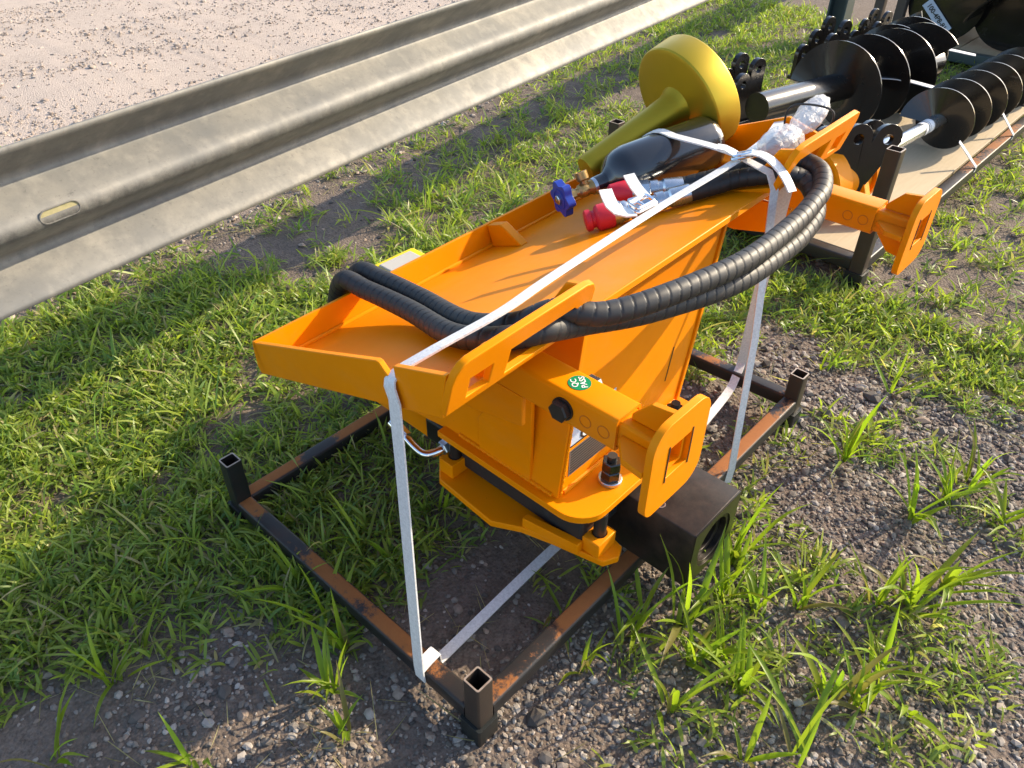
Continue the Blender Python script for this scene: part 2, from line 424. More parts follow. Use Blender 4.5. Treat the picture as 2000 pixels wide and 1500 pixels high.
# bolt slot: worn opening seen as a recessed rim plate on the centre ridge
sc = AR([-.068, rail_y(-.068), 0]) + RN * .0215 + Z * (ZT - .195)
so = [(.058 * math.copysign(1, math.cos(a)) * .6 + .024 * math.cos(a), .021 * math.sin(a)) for a in np.linspace(0, 2 * math.pi, 28, endpoint=False)]
si = [(p[0] * .93, p[1] * .86) for p in so]
obj('slot_rim', plate(so, [si], sc, RD, Z, RN, .004), 'galvanised', rail, bevel=.001)
t = NT('slot_view'); t.set(col=t.mix(t.noise(60, 6, .8), (.55, .46, .27), (.22, .22, .08)), rough=.9); MAT['slot_view'] = t.m
obj('slot_fill', plate(si, [], sc, RD, Z, RN, .0015), 'slot_view', rail)  # opaque pale plate added in place of the view through the open slot
for px, py in ((-2.6, rail_y(-2.6) - .12), (6.55, 2.13)):
    c = AR([px, py, 0])
    w = .125
    pl = [(-w, -.075), (w, -.075), (w, -.06), (.008, -.06), (.008, .06), (w, .06), (w, .075), (-w, .075), (-w, .06), (-.008, .06), (-.008, -.06), (-w, -.06)]
    obj('post', plate(pl, [], c - Z * .05, RD, RN, Z, 1.08), 'green_post', rail, bevel=.002)

# ------------------------------------------------------------------ pallet frame under the machine
PL, PW = 1.555, 1.032
pal = empty('steel_pallet_frame', (PL / 2, PW / 2, 0), 'rusty square tube pallet frame on the ground under the orange machine', 'pallet frame')
def post(x, y, z0, z1, s, wall, mat, parent, foot=True, name='post'):
    p = obj(name, sqtube((x, y, z0), (x, y, z1), s, s, wall, X, Y, .006), mat, parent, bevel=.0008)
    rim = plate(rrect(-s * .48, s * .48, -s * .48, s * .48, .005, 3), [rrect(-s / 2 + wall + .0004, s / 2 - wall - .0004, -s / 2 + wall + .0004, s / 2 - wall - .0004, .003, 2)], (x, y, z1 + .0002), X, Y, Z, .0014)
    obj('cut_edge', rim, 'cut_steel', p)
    if foot: obj('foot', sqtube((x, y, -.03), (x, y, z0 + .004), s * 1.32, s * 1.32, .008, X, Y, .006), 'rusty_dark', p, bevel=.001)
    return p
for (x, y, zf) in ((0, 0, .052), (0, PW, .03), (PL, 0, .052), (PL, PW, .04)): post(x, y, zf, .21, .05, .0045, 'rusty_dark' if y > .5 else 'rusty_brown', pal)
h = .025
for p0, p1, mt in (((0, h, .068), (0, PW - h, .035), 'rusty_rail'), ((h, 0, .075), (PL - h, 0, .090), 'rusty_tube'), ((PL, h, .092), (PL, PW - h, .06), 'rusty_tube'), ((h, PW, .035), (PL - h, PW, .05), 'rusty_tube')):
    e1 = Y if abs(p1[0] - p0[0]) > .5 else X
    obj('rail', sqtube(p0, p1, .05, .05, .0045, e1, Z, .009), mt, pal)

# ------------------------------------------------------------------ hydraulic breaker
BE = math.radians(1.7)
TA = AR([math.cos(BE), 0, math.sin(BE)]); TO = AR([.03, .095, .997])
TU = AR([.01049852, .93528796, -.35373184]); TU = nrm(TU - TA * (TU @ TA)); TN = np.cross(TA, TU)
def L(a, u, n): return TO + a * TA + u * TU + n * TN
br = empty('hydraulic_breaker', (.75, .45, 0), 'orange hydraulic breaker with wide mounting plate strapped onto the rusty pallet frame', 'breaker')
LEN = 1.585
# tray floor with the turned-down right edge
ft, fb = -.070, -.084
prof = [(.735, ft), (.17, ft), (.060, ft - .012), (.060, ft - .028), (.17, fb - .001), (.735, fb)]
V = [L(a, u, n) for a in (.012, LEN - .012) for u, n in prof]; n_ = len(prof)
F = [tuple(range(n_)), tuple(range(n_, 2 * n_))] + [(i, (i + 1) % n_, n_ + (i + 1) % n_, n_ + i) for i in range(n_)]
plate_o = obj('mounting_plate', (V, F), 'orange', br, bevel=.0025)
# long back flange
V = [L(a, u, n) for a in (.0, LEN) for u, n in ((.722, .0), (.738, .0), (.750, fb), (.734, fb))]
obj('back_flange', (V, [(0, 1, 2, 3), (4, 5, 6, 7), (0, 1, 5, 4), (1, 2, 6, 5), (2, 3, 7, 6), (3, 0, 4, 7)]), 'orange', br, bevel=.002)
obj('weld_bead', tube([L(a, .728, ft + .003) for a in np.linspace(.02, LEN - .02, 30)], .006, 8, .03), 'orange', br)
# end flanges; the near one has the strap notch
notch = [(-.014, .004), (.036, .004), (.143, .004), (.146, -.008), (.150, -.020), (.160, -.026), (.172, -.022), (.180, -.010), (.188, .006), (.197, .010), (.40, .004), (.738, -.003), (.752, -.03), (.768, -.070), (.764, -.090), (.04, -.090), (.034, -.070)]
obj('end_flange', plate(notch, [], L(0, 0, 0), TU, TN, TA, .013), 'orange', br, bevel=.002)
far = [(-.002, .028), (.738, .01), (.768, -.07), (.764, -.090), (.04, -.090), (.034, -.070)]
obj('end_flange', plate([(u + .17 if i == 0 else u, n) for i, (u, n) in enumerate(far)], [], L(LEN - .013, 0, 0), TU, TN, TA, .013), 'orange', br, bevel=.002)
# lip brackets with pin windows (leaning out from the right edge)
bd = nrm(-.604 * TU + .797 * TN); bn = nrm(np.cross(TA, bd))
def lip(a0, sgn):
    def A(p): return (a0 + sgn * p[0], p[1])
    out = [A(p) for p in ((.0, .0), (.0, .085), (.006, .110), (.018, .126), (.034, .132), (.350, .132), (.372, .124), (.384, .106), (.388, .08), (.390, -.006), (.362, -.006), (.352, .0))]
    w1 = [A(p) for p in ((.048, .020), (.048, .074), (.105, .074), (.105, .020))]
    w2 = [A(p) for p in ((.150, .014), (.150, .082), (.330, .082), (.352, .060), (.352, .014))]
    o = obj('lip_bracket', plate(out, [w1, w2], L(0, .044, -.076), TA, bd, bn, .016), 'orange', br, bevel=.0022)
    # end gusset welded behind the lip
    P = L(a0 + sgn * .360, 0, 0)
    g2 = [(.050, -.076), (.10, -.074), (.115, -.055), (.02, .02), (-.02, .015)]
    obj('lip_gusset', plate(g2, [], P, TU, TN, TA, .016), 'orange', br, bevel=.003)
    g3 = [(.050, -.076), (.09, -.074), (.03, .0), (.0, -.005)]
    obj('lip_gusset', plate(g3, [], L(a0 + sgn * .122, 0, 0), TU, TN, TA, .014), 'orange', br, bevel=.003)
lip(.0, 1); lip(LEN, -1)
# floor extension under the lips
for a0, a1 in ((.0135, .388), (LEN - .388, LEN - .0135)):
    V = [L(a, u, n) for a in (a0, a1) for u, n in ((.17, ft - .0005), (.034, ft - .001), (.034, fb - .0005), (.17, fb - .0015))]
    obj('lip_floor', (V, [(0, 1, 2, 3), (4, 5, 6, 7), (0, 1, 5, 4), (1, 2, 6, 5), (2, 3, 7, 6), (3, 0, 4, 7)]), 'orange', br, bevel=.001)
# lug on the back flange
lg = [(.724, ft), (.60, ft), (.655, -.012), (.665, -.004), (.724, -.004)]
obj('lug', plate(lg, [], L(.79, 0, 0), TU, TN, TA, .03), 'orange', br, bevel=.003)
# neck: front plate, side plates
def under(y, a=.5):       # underside height of the tray at world y
    return (L(a, 0, 0)[2]) + (-.089 - (y - TO[1]) * TN[1]) / TN[2]
def nx0(z): return .452 + .13 * (z - .352)
def nx1(z): return .980 + .19 * (z - .352)
yf = .150; zt = under(yf + .02) - .002
V = []
for y in (yf, yf + .018):
    V += [(nx0(.352), y, .352), (nx1(.352), y, .352), (nx1(zt + .03), y, zt + .03), (nx0(zt), y, zt)]
obj('neck_front', (V, [(0, 1, 2, 3), (4, 5, 6, 7), (0, 1, 5, 4), (1, 2, 6, 5), (2, 3, 7, 6), (3, 0, 4, 7)]), 'orange', br, bevel=.002)
obj('neck_slot', plate(rrect(-.002, .002, -.055, .055, .0015, 3), [], (.915, yf - .0012, .52), X, nrm([.19, 0, 1]), Y, .0008), 'black_satin', br)
for fx, dx in ((nx0, -.0165), (nx1, .0015)):
    pts = [(yf - .006, .352), (.50, .352), (.98, .29), (.98, under(.98) - .001), (yf - .006, under(yf - .006) - .002)]
    V = []
    for off in (dx, dx + .015):
        for (y, z) in pts: V.append((fx(z) + off, y, z))
    n_ = len(pts)
    obj('neck_side', (V, [tuple(range(n_)), tuple(range(n_, 2 * n_))] + [(i, (i + 1) % n_, n_ + (i + 1) % n_, n_ + i) for i in range(n_)]), 'orange', br, bevel=.002)
obj('weld_bead', tube([(x, yf - .004, .357) for x in np.linspace(.46, .97, 14)], .008, 8, .02), 'orange', br)
def bead(pts, r=.006, parent=br):
    P, S = spline(pts, .003); return obj('weld_bead', sweep(P, S, lambda s_, a_: r * (1 + .18 * math.sin(s_ * 900) + .1 * math.sin(s_ * 317)), 8), 'orange', parent)
bead([(nx0(.356) - .0175, y_, .356) for y_ in np.linspace(.16, .5, 8)])
bead([(nx0(z_) - .006, yf - .008, z_) for z_ in np.linspace(.36, .70, 8)], .004)
# inner stiffener seen behind the arm
obj('stiffener', plate([(.235, .353), (.42, .353), (.42, .47), (.30, .66), (.235, .70)], [], (.432, 0, 0), Y, Z, X, .012), 'orange', br, bevel=.002)
# base plate with rounded front corners
bp = rrect(.405, 1.005, .030, .56, .075, 8, rs=(0, 0, .085, .085))
obj('base_plate', plate(bp, [], (0, 0, .331), X, Y, Z, .021), 'orange', br, bevel=.002)
for (sx, sy) in ((.582, .087), (.872, .087)):
    s = obj('stud', cyl((sx, sy, .25), (sx, sy, .442), .013, 16), 'black_satin', br)
    obj('washer', lathe([(0, .030), (.002, .032), (.010, .032), (.012, .030)], (sx, sy, .3525), Z, 24), 'zinc', s)
    obj('nut', hexn((sx, sy, .3645), Z, .027, .03), 'black_gloss', s, smooth=20)
    obj('nut', hexn((sx, sy, .396), Z, .0265, .03), 'black_gloss', s, smooth=20)
# rubber buffer, clamp plate, side blocks
obj('buffer', box(.45, .96, .07, .52, .215, .330), 'rubber', br, bevel=.01)
cp = [(.44, .60), (.375, .53), (.36, .31), (.40, .235), (.425, .15), (.46, .0), (.50, -.02), (.535, -.005), (.555, .075), (.60, .10), (1.0, .20), (1.0, .60)]
obj('clamp_plate', plate(cp, [], (0, 0, .182), X, Y, Z, .022), 'orange', br, bevel=.003)
obj('clamp_bar', plate([(.405, .235), (.425, .235), (.455, .065), (.432, .065)], [], (0, 0, .204), X, Y, Z, .034), 'orange', br, bevel=.003)
for (bx, by) in ((.455, .015), (.40, .50)):
    hb = [(bx, by), (bx + .075, by), (bx + .075, by + .055), (bx, by + .055)]
    b_ = obj('clamp_block', plate(hb, [circle(bx + .04, by + .029, .019, 14)], (0, 0, .204), X, Y, Z, .05), 'orange', br, bevel=.003)
    obj('rod', cyl((bx + .04, by + .029, .206), (bx + .04, by + .029, .330), .0175, 16), 'black_satin', b_)
# hammer body
x0, x1 = .608, .830
hb = rrect(x0, x1, .104, .308, .004, 2)
hole = circle((x0 + x1) / 2, .206, .068, 32)
obj('front_head', plate(hb, [hole], (0, -.166, 0), X, Z, Y, .42), 'dark_steel', br, bevel=.002)
obj('bush', plate(circle((x0 + x1) / 2, .206, .067, 32), [circle((x0 + x1) / 2, .206, .046, 32)], (0, -.150, 0), X, Z, Y, .3), 'dark_steel', br, bevel=.003)
obj('cap_face', plate(hb, [circle((x0 + x1) / 2, .206, .081, 36)], (0, -.170, 0), X, Z, Y, .0035), 'machined', br)
ph = obj('pin_hole', plate(circle(.640, -.040, .0135, 20), [circle(.640, -.040, .0105, 20)], (0, 0, .3085), X, Y, Z, .0015), 'zinc', br)
obj('pin_pit', plate(circle(.640, -.040, .0104, 20), [], (0, 0, .3085), X, Y, Z, .0008), 'black_satin', br)
obj('cylinder_block', box(.575, .865, .256, .66, .085, .214), 'black_satin', br, bevel=.012)
obj('back_head', box(.560, .88, .66, .98, .075, .288), 'black_satin', br, bevel=.02)
obj('port_block', box(.46, .60, .55, .68, .215, .30), 'black_satin', br, bevel=.01)
obj('rear_plate', plate([(.55, .19), (.97, .19), (.97, .29), (.55, .31)], [], (.485, 0, 0), Y, Z, X, .014), 'orange', br, bevel=.003)
# chrome elbow and hose stub at the rear port
el = obj('elbow', tube([(.372, .665, .285), (.370, .62, .272), (.375, .585, .266), (.405, .565, .27), (.43, .56, .275)], .0125, 14, .006), 'chrome', br)
obj('ferrule', cyl((.380, .730, .297), (.372, .660, .284), .0195, 20), 'chrome', el)
obj('union_nut', hexn((.418, .562, .273), (1, -.05, .1), .023, .032), 'zinc', el, smooth=20)

# support arms
def arm(x, ztop, yend, bolt, roll=0):
    s = .079; xc = x; zc = ztop - s / 2
    a = obj('support_arm', sqtube((xc, .40, zc), (xc, yend, zc), s, s, .007, X, Z, .010), 'orange', br)
    s2 = .062
    obj('inner_tube', sqtube((xc, .1, zc - .001), (xc, yend - .105, zc - .001), s2, s2, .007, X, Z, .008), 'orange', a)
    yp = yend - .098
    pad = rrect(-.092, .094, -.112, .100, .04, 6, rs=(.045, .05, .03, .05))
    hole = rrect(-.037, .037, -.037, .037, .003, 2)
    po = obj('foot_pad', plate(pad, [hole], (xc + .002, yp, zc), X, Z, -Y, .016), 'orange', a, bevel=.003)
    for hx in (-.0385, .0385):
        obj('weld_slot', plate(rrect(hx - .0015, hx + .0015, -.045, .045, .001, 2), [], (xc + .002, yp - .0163, zc), X, Z, -Y, .0012), 'rusty_brown', po)
    # four gussets between tube and pad
    gp = [(0, 0), (.088, 0), (.088, .012), (.05, .055), (.0, .062)]
    q = s2 / 2 + .0005
    for d1, d2 in ((X, Z), (-X, Z), (Z, X), (-Z, X)):
        base = AR([xc, yp + .0005, zc]) + d1 * q
        obj('gusset', plate([(p[0], p[1]) for p in gp], [], base - d2 * .007, Y, d1, d2, .014), 'orange', a, bevel=.002)
    for dz_ in (-1, 1): bead([(xc + t_ * s2 * .5, yp + .004, zc + dz_ * (s2 / 2 + .003)) for t_ in (-1, -.5, 0, .5, 1)], .0055, a)
    bead([(xc - s2 / 2 - .003, yp + .004, zc + t_ * s2 * .5) for t_ in (-1, -.5, 0, .5, 1)], .0055, a)
    # pin holes / bosses on the camera side
    for i, yo in enumerate((.028, .072)):
        ring = plate(circle(0, 0, .0145, 22), [circle(0, 0, .0125, 22)], (xc - s / 2, yend + yo, zc - .004), Y, Z, -X, .0010)
        obj('pin_boss', ring, 'orange_dark', a)
    if bolt:
        bx = AR([xc - s / 2 - .0005, yend + .128, zc - .002])
        obj('bolt', join(lathe([(0, .026), (.004, .026)], bx, -X, 24), lathe([(.004, .0225), (.006, .024), (.017, .024), (.020, .021)], bx, -X, 6)), 'black_satin', a, smooth=20)
        bx = AR([xc + s / 2 + .0005, yend + .128, zc + .0])
        obj('lock_nut', hexn(bx, X, .024, .026), 'zinc', a, smooth=20)
    return a
a1 = arm(.319, .860, -.106, True)
a2 = arm(1.498, .884, -.104, False)
# socket cheeks under the near arm
obj('arm_cheek', plate([(.135, .70), (.30, .66), (.40, .66), (.34, .78), (.135, .78)], [], (.284, 0, 0), Y, Z, X, .012), 'orange', br, bevel=.002)
obj('arm_cheek', plate([(.135, .72), (.30, .68), (.40, .68), (.34, .80), (.135, .80)], [], (1.463, 0, 0), Y, Z, X, .012), 'orange', br, bevel=.002)
# stickers
sp = AR([.322, .018, .8603])
st = obj('inspection_sticker', plate(circle(0, 0, .0235, 32), [], sp, X, Y, Z, .0008), 'green_sticker', br)
rot = lambda a: (AR([math.cos(a), math.sin(a), 0]), AR([-math.sin(a), math.cos(a), 0]))
e1, e2 = rot(math.radians(52))
text('QC', .0175, sp + Z * .0009 + e2 * .0105, e1, e2, Z, parent=st)
text('PASS', .0175, sp + Z * .0009 - e2 * .0075, e1, e2, Z, parent=st)
def stick(x0, x1, z0, z1, mat, name, dy=.001):
    return obj(name, plate([(x0, z0), (x1, z0), (x1, z1), (x0, z1)], [], (0, yf - dy, 0), X, Z, Y, .0006), mat, br)
ns = stick(.480, .66, .497, .585, 'sticker_blue', 'name_sticker')
obj('sticker_edge', plate([(.472, .493), (.480, .493), (.480, .589), (.472, .589)], [], (0, yf - .0012, 0), X, Z, Y, .0008), 'print_black', ns)
obj('lower_border', plate([(.480, .493), (.66, .493), (.66, .498), (.480, .498)], [], (0, yf - .0014, 0), X, Z, Y, .0008), 'print_black', ns)  # black printed strip along the sticker's lower edge
text('GIYI', .064, (.577, yf - .0018, .519), X, nrm([.25, 0, 1]), -Y, mat='print_black', parent=ns)
text('GIYI', .056, (.577, yf - .0024, .519), X, nrm([.25, 0, 1]), -Y, mat='print_white', parent=ns)
ws = stick(.482, .66, .395, .482, 'print_grey', 'warning_sticker')
for i in range(9):
    z = .477 - i * .0090
    obj('print_line', plate([(.488, z), (.50 + random.uniform(.12, .21), z), (.50 + random.uniform(.12, .21), z - .0045), (.488, z - .0045)], [], (0, yf - .0014, 0), X, Z, Y, .0005), 'print_black', ws)
obj('sticker_edge', plate([(.470, .40), (.4735, .40), (.4735, .52), (.470, .52)], [], (0, yf - .0012, 0), X, Z, Y, .0008), 'print_black', ws)

# ------------------------------------------------------------------ hoses in spiral guard
def wrap(r, pitch):
    def f(s, a):
        q = (s / pitch + a / (2 * math.pi)) % 1.0
        base = r * (.985 + .015 * math.sin(math.pi * q) ** .5)
        return base - (r * .08 if q > .93 else 0)
    return f
def hose(pts, label, group, r=.0255):
    P, S = spline(pts, .0022)
    o = obj('hydraulic_hose', sweep(P, S, wrap(r, .0285), 20), 'hose_wrap', None, smooth=50)
    return tag(o, label, 'hose', group)
HA = [(.53, .84, .36), (.43, .945, .46), (.412, .925, .62), L(.355, .765, .029), L(.352, .66, .012), L(.325, .47, -.022), L(.268, .27, -.036), L(.256, .16, -.036), L(.275, .085, -.034), L(.325, .030, -.026),
      (.43, .050, .958), (.575, -.004, .960), (.82, -.043, .955), (1.07, -.036, .953), (1.19, -.026, .965), (1.265, -.012, .976), (1.335, .030, .988), (1.356, .085, .992), (1.325, .135, .990), L(1.245, .17, -.036), L(1.205, .235, -.038), L(1.165, .290, -.038)]
HB = [(.47, .84, .34), (.37, .920, .44), (.352, .900, .60), L(.296, .757, .028), L(.294, .65, .008), L(.268, .45, -.024), L(.212, .25, -.038), L(.202, .145, -.038), L(.222, .072, -.040), L(.280, .025, -.048),
      (.42, .088, .922), (.575, .026, .908), (.82, -.036, .897), (1.06, -.044, .898), (1.17, -.036, .908), (1.235, -.022, .922), (1.290, .020, .950), (1.305, .065, .968), (1.272, .110, .975), L(1.205, .125, -.040), L(1.16, .17, -.040), L(1.10, .225, -.040)]
h1 = hose(HA, 'upper black spiral-wrapped hose looping out over the right side of the orange plate', 'spiral-wrapped hydraulic hoses')
h2 = hose(HB, 'lower black spiral-wrapped hose nearest the camera, looping beside its twin', 'spiral-wrapped hydraulic hoses')
def coupler(h, p0, p1, red):
    p0, p1 = AR(p0), AR(p1); d = nrm(p1 - p0); Ln = np.linalg.norm(p1 - p0)
    obj('ferrule', lathe([(-.01, .024), (0, .027), (.05, .027), (.056, .022), (.066, .022), (.068, .026), (.09, .026), (.092, .02), (Ln * .62, .02)], p0, d, 24), 'zinc', h)
    obj('union_nut', hexn(p0 + d * Ln * .60, d, .029, .035), 'zinc', h, smooth=20)
    c = obj('quick_coupler', lathe([(Ln * .60 + .036, .023), (Ln * .60 + .045, .0285), (Ln * .86, .0285), (Ln * .86 + .003, .031), (Ln, .031)], p0, d, 28), 'zinc', h)
    s = Ln - .006
    cp = [(0, .034), (.006, .0365), (.042, .0365), (.048, .032), (.052, .024), (.060, .024), (.063, .030), (.076, .030), (.080, .024)] if red else [(0, .033), (.004, .0345), (.035, .031), (.06, .026), (.066, .018)]
    obj('dust_cap', lathe([(s + a, b) for a, b in cp], p0, d, 28), 'red_plastic', h)
coupler(h1, L(1.162, .293, -.038), L(1.055, .395, -.012), False)
coupler(h2, L(1.098, .228, -.040), L(.935, .372, -.036), True)
obj('cap_leash', tube([L(.955, .395, -.008), L(.99, .425, .004), L(1.03, .42, .008), L(1.07, .405, .0)], .0045, 8, .006), 'red_plastic', h1)

# ------------------------------------------------------------------ gas bottle
gp0, gp1 = L(1.060, .482, .020), L(1.428, .345, .020); gd = nrm(gp1 - gp0); gl = np.linalg.norm(gp1 - gp0)
gb = obj('gas_bottle', lathe([(-.030, .026), (-.002, .027), (.004, .030), (.016, .046), (.034, .066), (.056, .076), (.08, .082), (gl - .035, .082), (gl - .012, .076), (gl - .002, .062), (gl, .03)], gp0, gd, 48), 'bottle_black', None, smooth=40)
tag(gb, 'glossy black gas bottle lying in the orange tray', 'gas bottle')
obj('neck_ring', lathe([(-.040, .0235), (-.030, .0255), (-.022, .0255)], gp0, gd, 28), 'zinc', gb)
obj('valve_body', join(lathe([(-.100, .012), (-.088, .013), (-.082, .019), (-.068, .021), (-.056, .0165), (-.040, .0225), (-.031, .0225)], gp0, gd, 24),
                       cyl(gp0 - gd * .062, gp0 - gd * .062 + TN * .030, .0125, 16)), 'brass', gb)
oc = gp0 - gd * .062 + TN * .026
obj('outlet', join(lathe([(0, .0150), (.004, .0185), (.026, .0185), (.027, .0145), (.010, .0135)], oc, nrm(TN + .15 * TU), 24)), 'brass', gb)
obj('gland_nut', hexn(gp0 - gd * .116, gd, .016, .018), 'brass', gb, smooth=20)
wc = gp0 - gd * .150
e1, e2, _ = frame_of(gd)
lob = []
for i in range(72):
    a = 2 * math.pi * i / 72; lob.append(((.0465 + .0062 * math.cos(6 * a)) * math.cos(a), (.0465 + .0062 * math.cos(6 * a)) * math.sin(a)))
hw = obj('handwheel', plate(lob, [], wc, e1, e2, gd, .024), 'blue_plastic', gb, bevel=.005)
obj('wheel_dish', plate(circle(0, 0, .030, 32), [circle(0, 0, .027, 32)], wc - gd * .0015, e1, e2, gd, .003), 'blue_plastic', hw)
obj('spindle_nut', lathe([(0, .011), (.002, .0135), (.010, .0135)], wc - gd * .0085, gd, 24), 'zinc', hw)
obj('spindle', lathe([(0, .0065), (.001, .0075), (.12, .0075)], wc - gd * .012, gd, 14), 'brass', hw)

# ------------------------------------------------------------------ gold blunt tool
t0, t1 = L(1.075, .612, .036), L(1.456, .470, .134); td = nrm(t1 - t0); tl = np.linalg.norm(t1 - t0)
gt = empty('tamping_tool', t0 * AR([1, 1, 1]), 'gold painted tamping tool with a thick round foot leaning behind the black bottle', 'tool')
obj('shank', lathe([(.05, .036), (.06, .041), (.08, .042), (tl - .09, .046), (tl - .03, .050), (tl - .012, .056), (tl + .002, .064)], t0, td, 40), 'gold', gt, smooth=40)
obj('round_foot', lathe([(0, .05), (.0, .168), (.006, .180), (.011, .183), (.088, .183), (.094, .180), (.094, .08)], t1 - td * .001, td, 64), 'gold', gt, smooth=30)

# ------------------------------------------------------------------ straps, buckles
SW = .030
def strap(name, pts, wid, label, group='white polyester tie straps', parent=None, width=SW, **k):
    o = obj(name, ribbon(pts, wid, width, **k), 'strap', parent, smooth=50)
    return tag(o, label, 'strap', group) if parent is None else o
sa = empty('lengthwise_strap', (0, .2, .05), 'long white strap running lengthwise over the orange tray and down to the near rail', 'strap', 'white polyester tie straps')
strap('near_run', [(-.030, .172, .055), (-.031, .174, .098), (-.010, .194, .40), (.0148, .216, .74), L(-.010, .166, -.070), L(-.009, .165, -.038), L(-.004, .164, -.026), L(.008, .162, -.019), L(.03, .153, -.012), L(.10, .130, -.004)], [Y, Y, TU, TU], None, None, sa, width=.034, straight=True)
strap('rail_wrap', [(-.031, .174, .097), (.0, .178, .098), (.031, .182, .094), (.036, .186, .05)], Y, None, None, sa, width=.034, straight=True)
strap('tray_run', [L(.099, .1302, -.004), L(.25, .098, .004), L(.42, .112, .006), L(.85, .146, .002), L(1.17, .128, .010), L(1.40, .150, .012), L(1.58, .20, .018)], TU, None, None, sa, width=.034)
strap('ground_run', [(.036, .186, .048), (.06, .196, .02), (.55, .212, .03), (1.0, .20, .03), (1.14, .170, .055), (1.45, .196, .07), (1.535, .21, .105), (1.588, .225, .125)], Y, None, None, sa)
strap('rear_run', [L(1.285, .040, -.085), (1.45, .165, .45), (1.588, .222, .122), (1.592, .223, .05)], nrm([.55, -.8, 0]), None, None, sa, width=.036, straight=True)
sb = empty('cross_strap', (1.1, -.03, .1), 'white strap crossing over the black bottle and down to the right pallet rail', 'strap', 'white polyester tie straps')
bot = lambda a: gp0 + gd * (a - 1.075) * gl / .365
c0 = gp0 + gd * gl * .52
ring = []
for ang in np.linspace(170, 58, 9):
    q = math.radians(ang); ring.append(c0 + .0765 * (math.cos(q) * TU * -1 * -1 + math.sin(q) * TN) * 1.0 if False else c0 + .0765 * (-math.cos(q) * -1 * TU * -1 + math.sin(q) * TN))
ring = [c0 + .0865 * (math.cos(math.radians(a)) * TU + math.sin(math.radians(a)) * TN) for a in (-10, 15, 40, 65, 90, 112, 130)]
strap('bottle_wrap', [c0 + TU * .11 - TN * .06] + ring + [L(1.225, .215, .050), L(1.205, .125, .022)], TA, None, None, sb)
strap('drop_run', [L(1.200, .110, .014), L(1.20, .040, -.030), L(1.195, .030, -.075), (1.150, .022, .55), (1.082, -.031, .118), (1.078, -.030, .06)], nrm([.8, -.6, 0]), None, None, sb, width=.022, straight=True)
strap('loose_tail', [L(1.195, .105, .026), L(1.19, .060, .026), L(1.185, .02, .005), L(1.175, -.015, -.035), L(1.165, -.035, -.075)], TA, None, None, sb, width=.034)
strap('short_end', [L(1.200, .120, .020), L(1.185, .150, .05), L(1.175, .165, .058)], TA, None, None, sb, width=.030)
strap('ground_run', [(1.075, -.026, .05), (1.06, .03, .03), (1.02, .10, .03)], X, None, None, sb)
def buckle(p, ea, eb, en, label, w=.030, l=.060):
    p = AR(p); o = empty('wire_buckle', p, label, 'buckle', 'wire strap buckles')
    r = rrect(-l / 2, l / 2, -w / 2, w / 2, .010, 4); r.append(r[0])
    obj('loop', tube([p + a * ea + b * eb for a, b in r], .0042, 8, .004), 'chrome', o)
    obj('bar', cyl(p - eb * w * .5, p + eb * w * .5, .0042, 10), 'chrome', o)
    r2 = rrect(-l * .42, l * .42, -w * .48, w * .48, .008, 4); r2.append(r2[0])
    obj('loop', tube([p + en * .008 + a * ea + b * eb for a, b in r2], .0038, 8, .004), 'chrome', o)
buckle(L(1.195, .105, .020), nrm(TA * .3 - TU), nrm(TA + TU * .3), TN, 'small wire buckle on the cross strap beside the far lip bracket')
buckle(L(.835, .178, .018), nrm(TA * .95 - TU * .1), nrm(TU + .2 * TA + .5 * TN), TN, 'small wire buckle on the long strap beside the red dust cap', .036, .075)
strap('loose_tail', [L(.80, .175, .012), L(.775, .195, .020), L(.775, .222, .040), L(.79, .245, .075)], nrm(TA - .2 * TU), None, None, sa, width=.036)
strap('short_end', [L(.88, .200, .020), L(.895, .235, .045), L(.91, .262, .075)], nrm(TA - .3 * TU), None, None, sa, width=.032)

# ------------------------------------------------------------------ plastic parts bag tied to the far lip
def lump(c, ax, amp, seed, nu=36, nv=22):
    r_ = np.random.default_rng(seed); ph = r_.uniform(0, 6.28, 8); V, F = [], []
    for j in range(nv + 1):
        th = math.pi * j / nv
        for i in range(nu):
            p = 2 * math.pi * i / nu
            d = AR([math.sin(th) * math.cos(p), math.sin(th) * math.sin(p), math.cos(th)])
            k = 1 + amp * (math.sin(5 * p + ph[0] + 3 * th) * .5 + abs(math.sin(7 * th + ph[1] + 2 * p)) * .6 + math.sin(11 * p - 6 * th + ph[2]) * .3) * math.sin(th)
            V.append(AR(c) + sum(d[q] * k * AR(ax[q]) for q in range(3)))
    for j in range(nv):
        for i in range(nu):
            k = (i + 1) % nu; F.append((j * nu + i, j * nu + k, (j + 1) * nu + k, (j + 1) * nu + i))
    return V, F
bag = empty('parts_bag', L(1.45, .08, -.06), 'crumpled clear plastic bag of parts tied to the far end of the orange plate', 'bag')
obj('film', lump(L(1.355, .085, .002), (TA * .085, TU * .052, TN * .050), .055, 3, 72, 44), 'film', bag, smooth=80)
obj('film', lump(L(1.50, .065, .040), (TA * .085 + TN * .02, TU * .042, TN * .034), .09, 5, 72, 44), 'film', bag, smooth=80)
obj('contents', join(lump(L(1.335, .080, .0), (TA * .040, TU * .030, TN * .032), .05, 9, 20, 12)), 'black_satin', bag)
obj('contents', lump(L(1.40, .08, .0), (TA * .03, TU * .028, TN * .025), .05, 12, 18, 10), 'zinc', bag)
tie = obj('cable_tie', tube([L(1.455, .13, .01), L(1.45, .10, .075), L(1.455, .05, .08), L(1.46, -.02, .05), L(1.465, .01, .0), L(1.46, .10, -.03), L(1.455, .13, .01)], .003, 6, .008), 'print_black', bag)

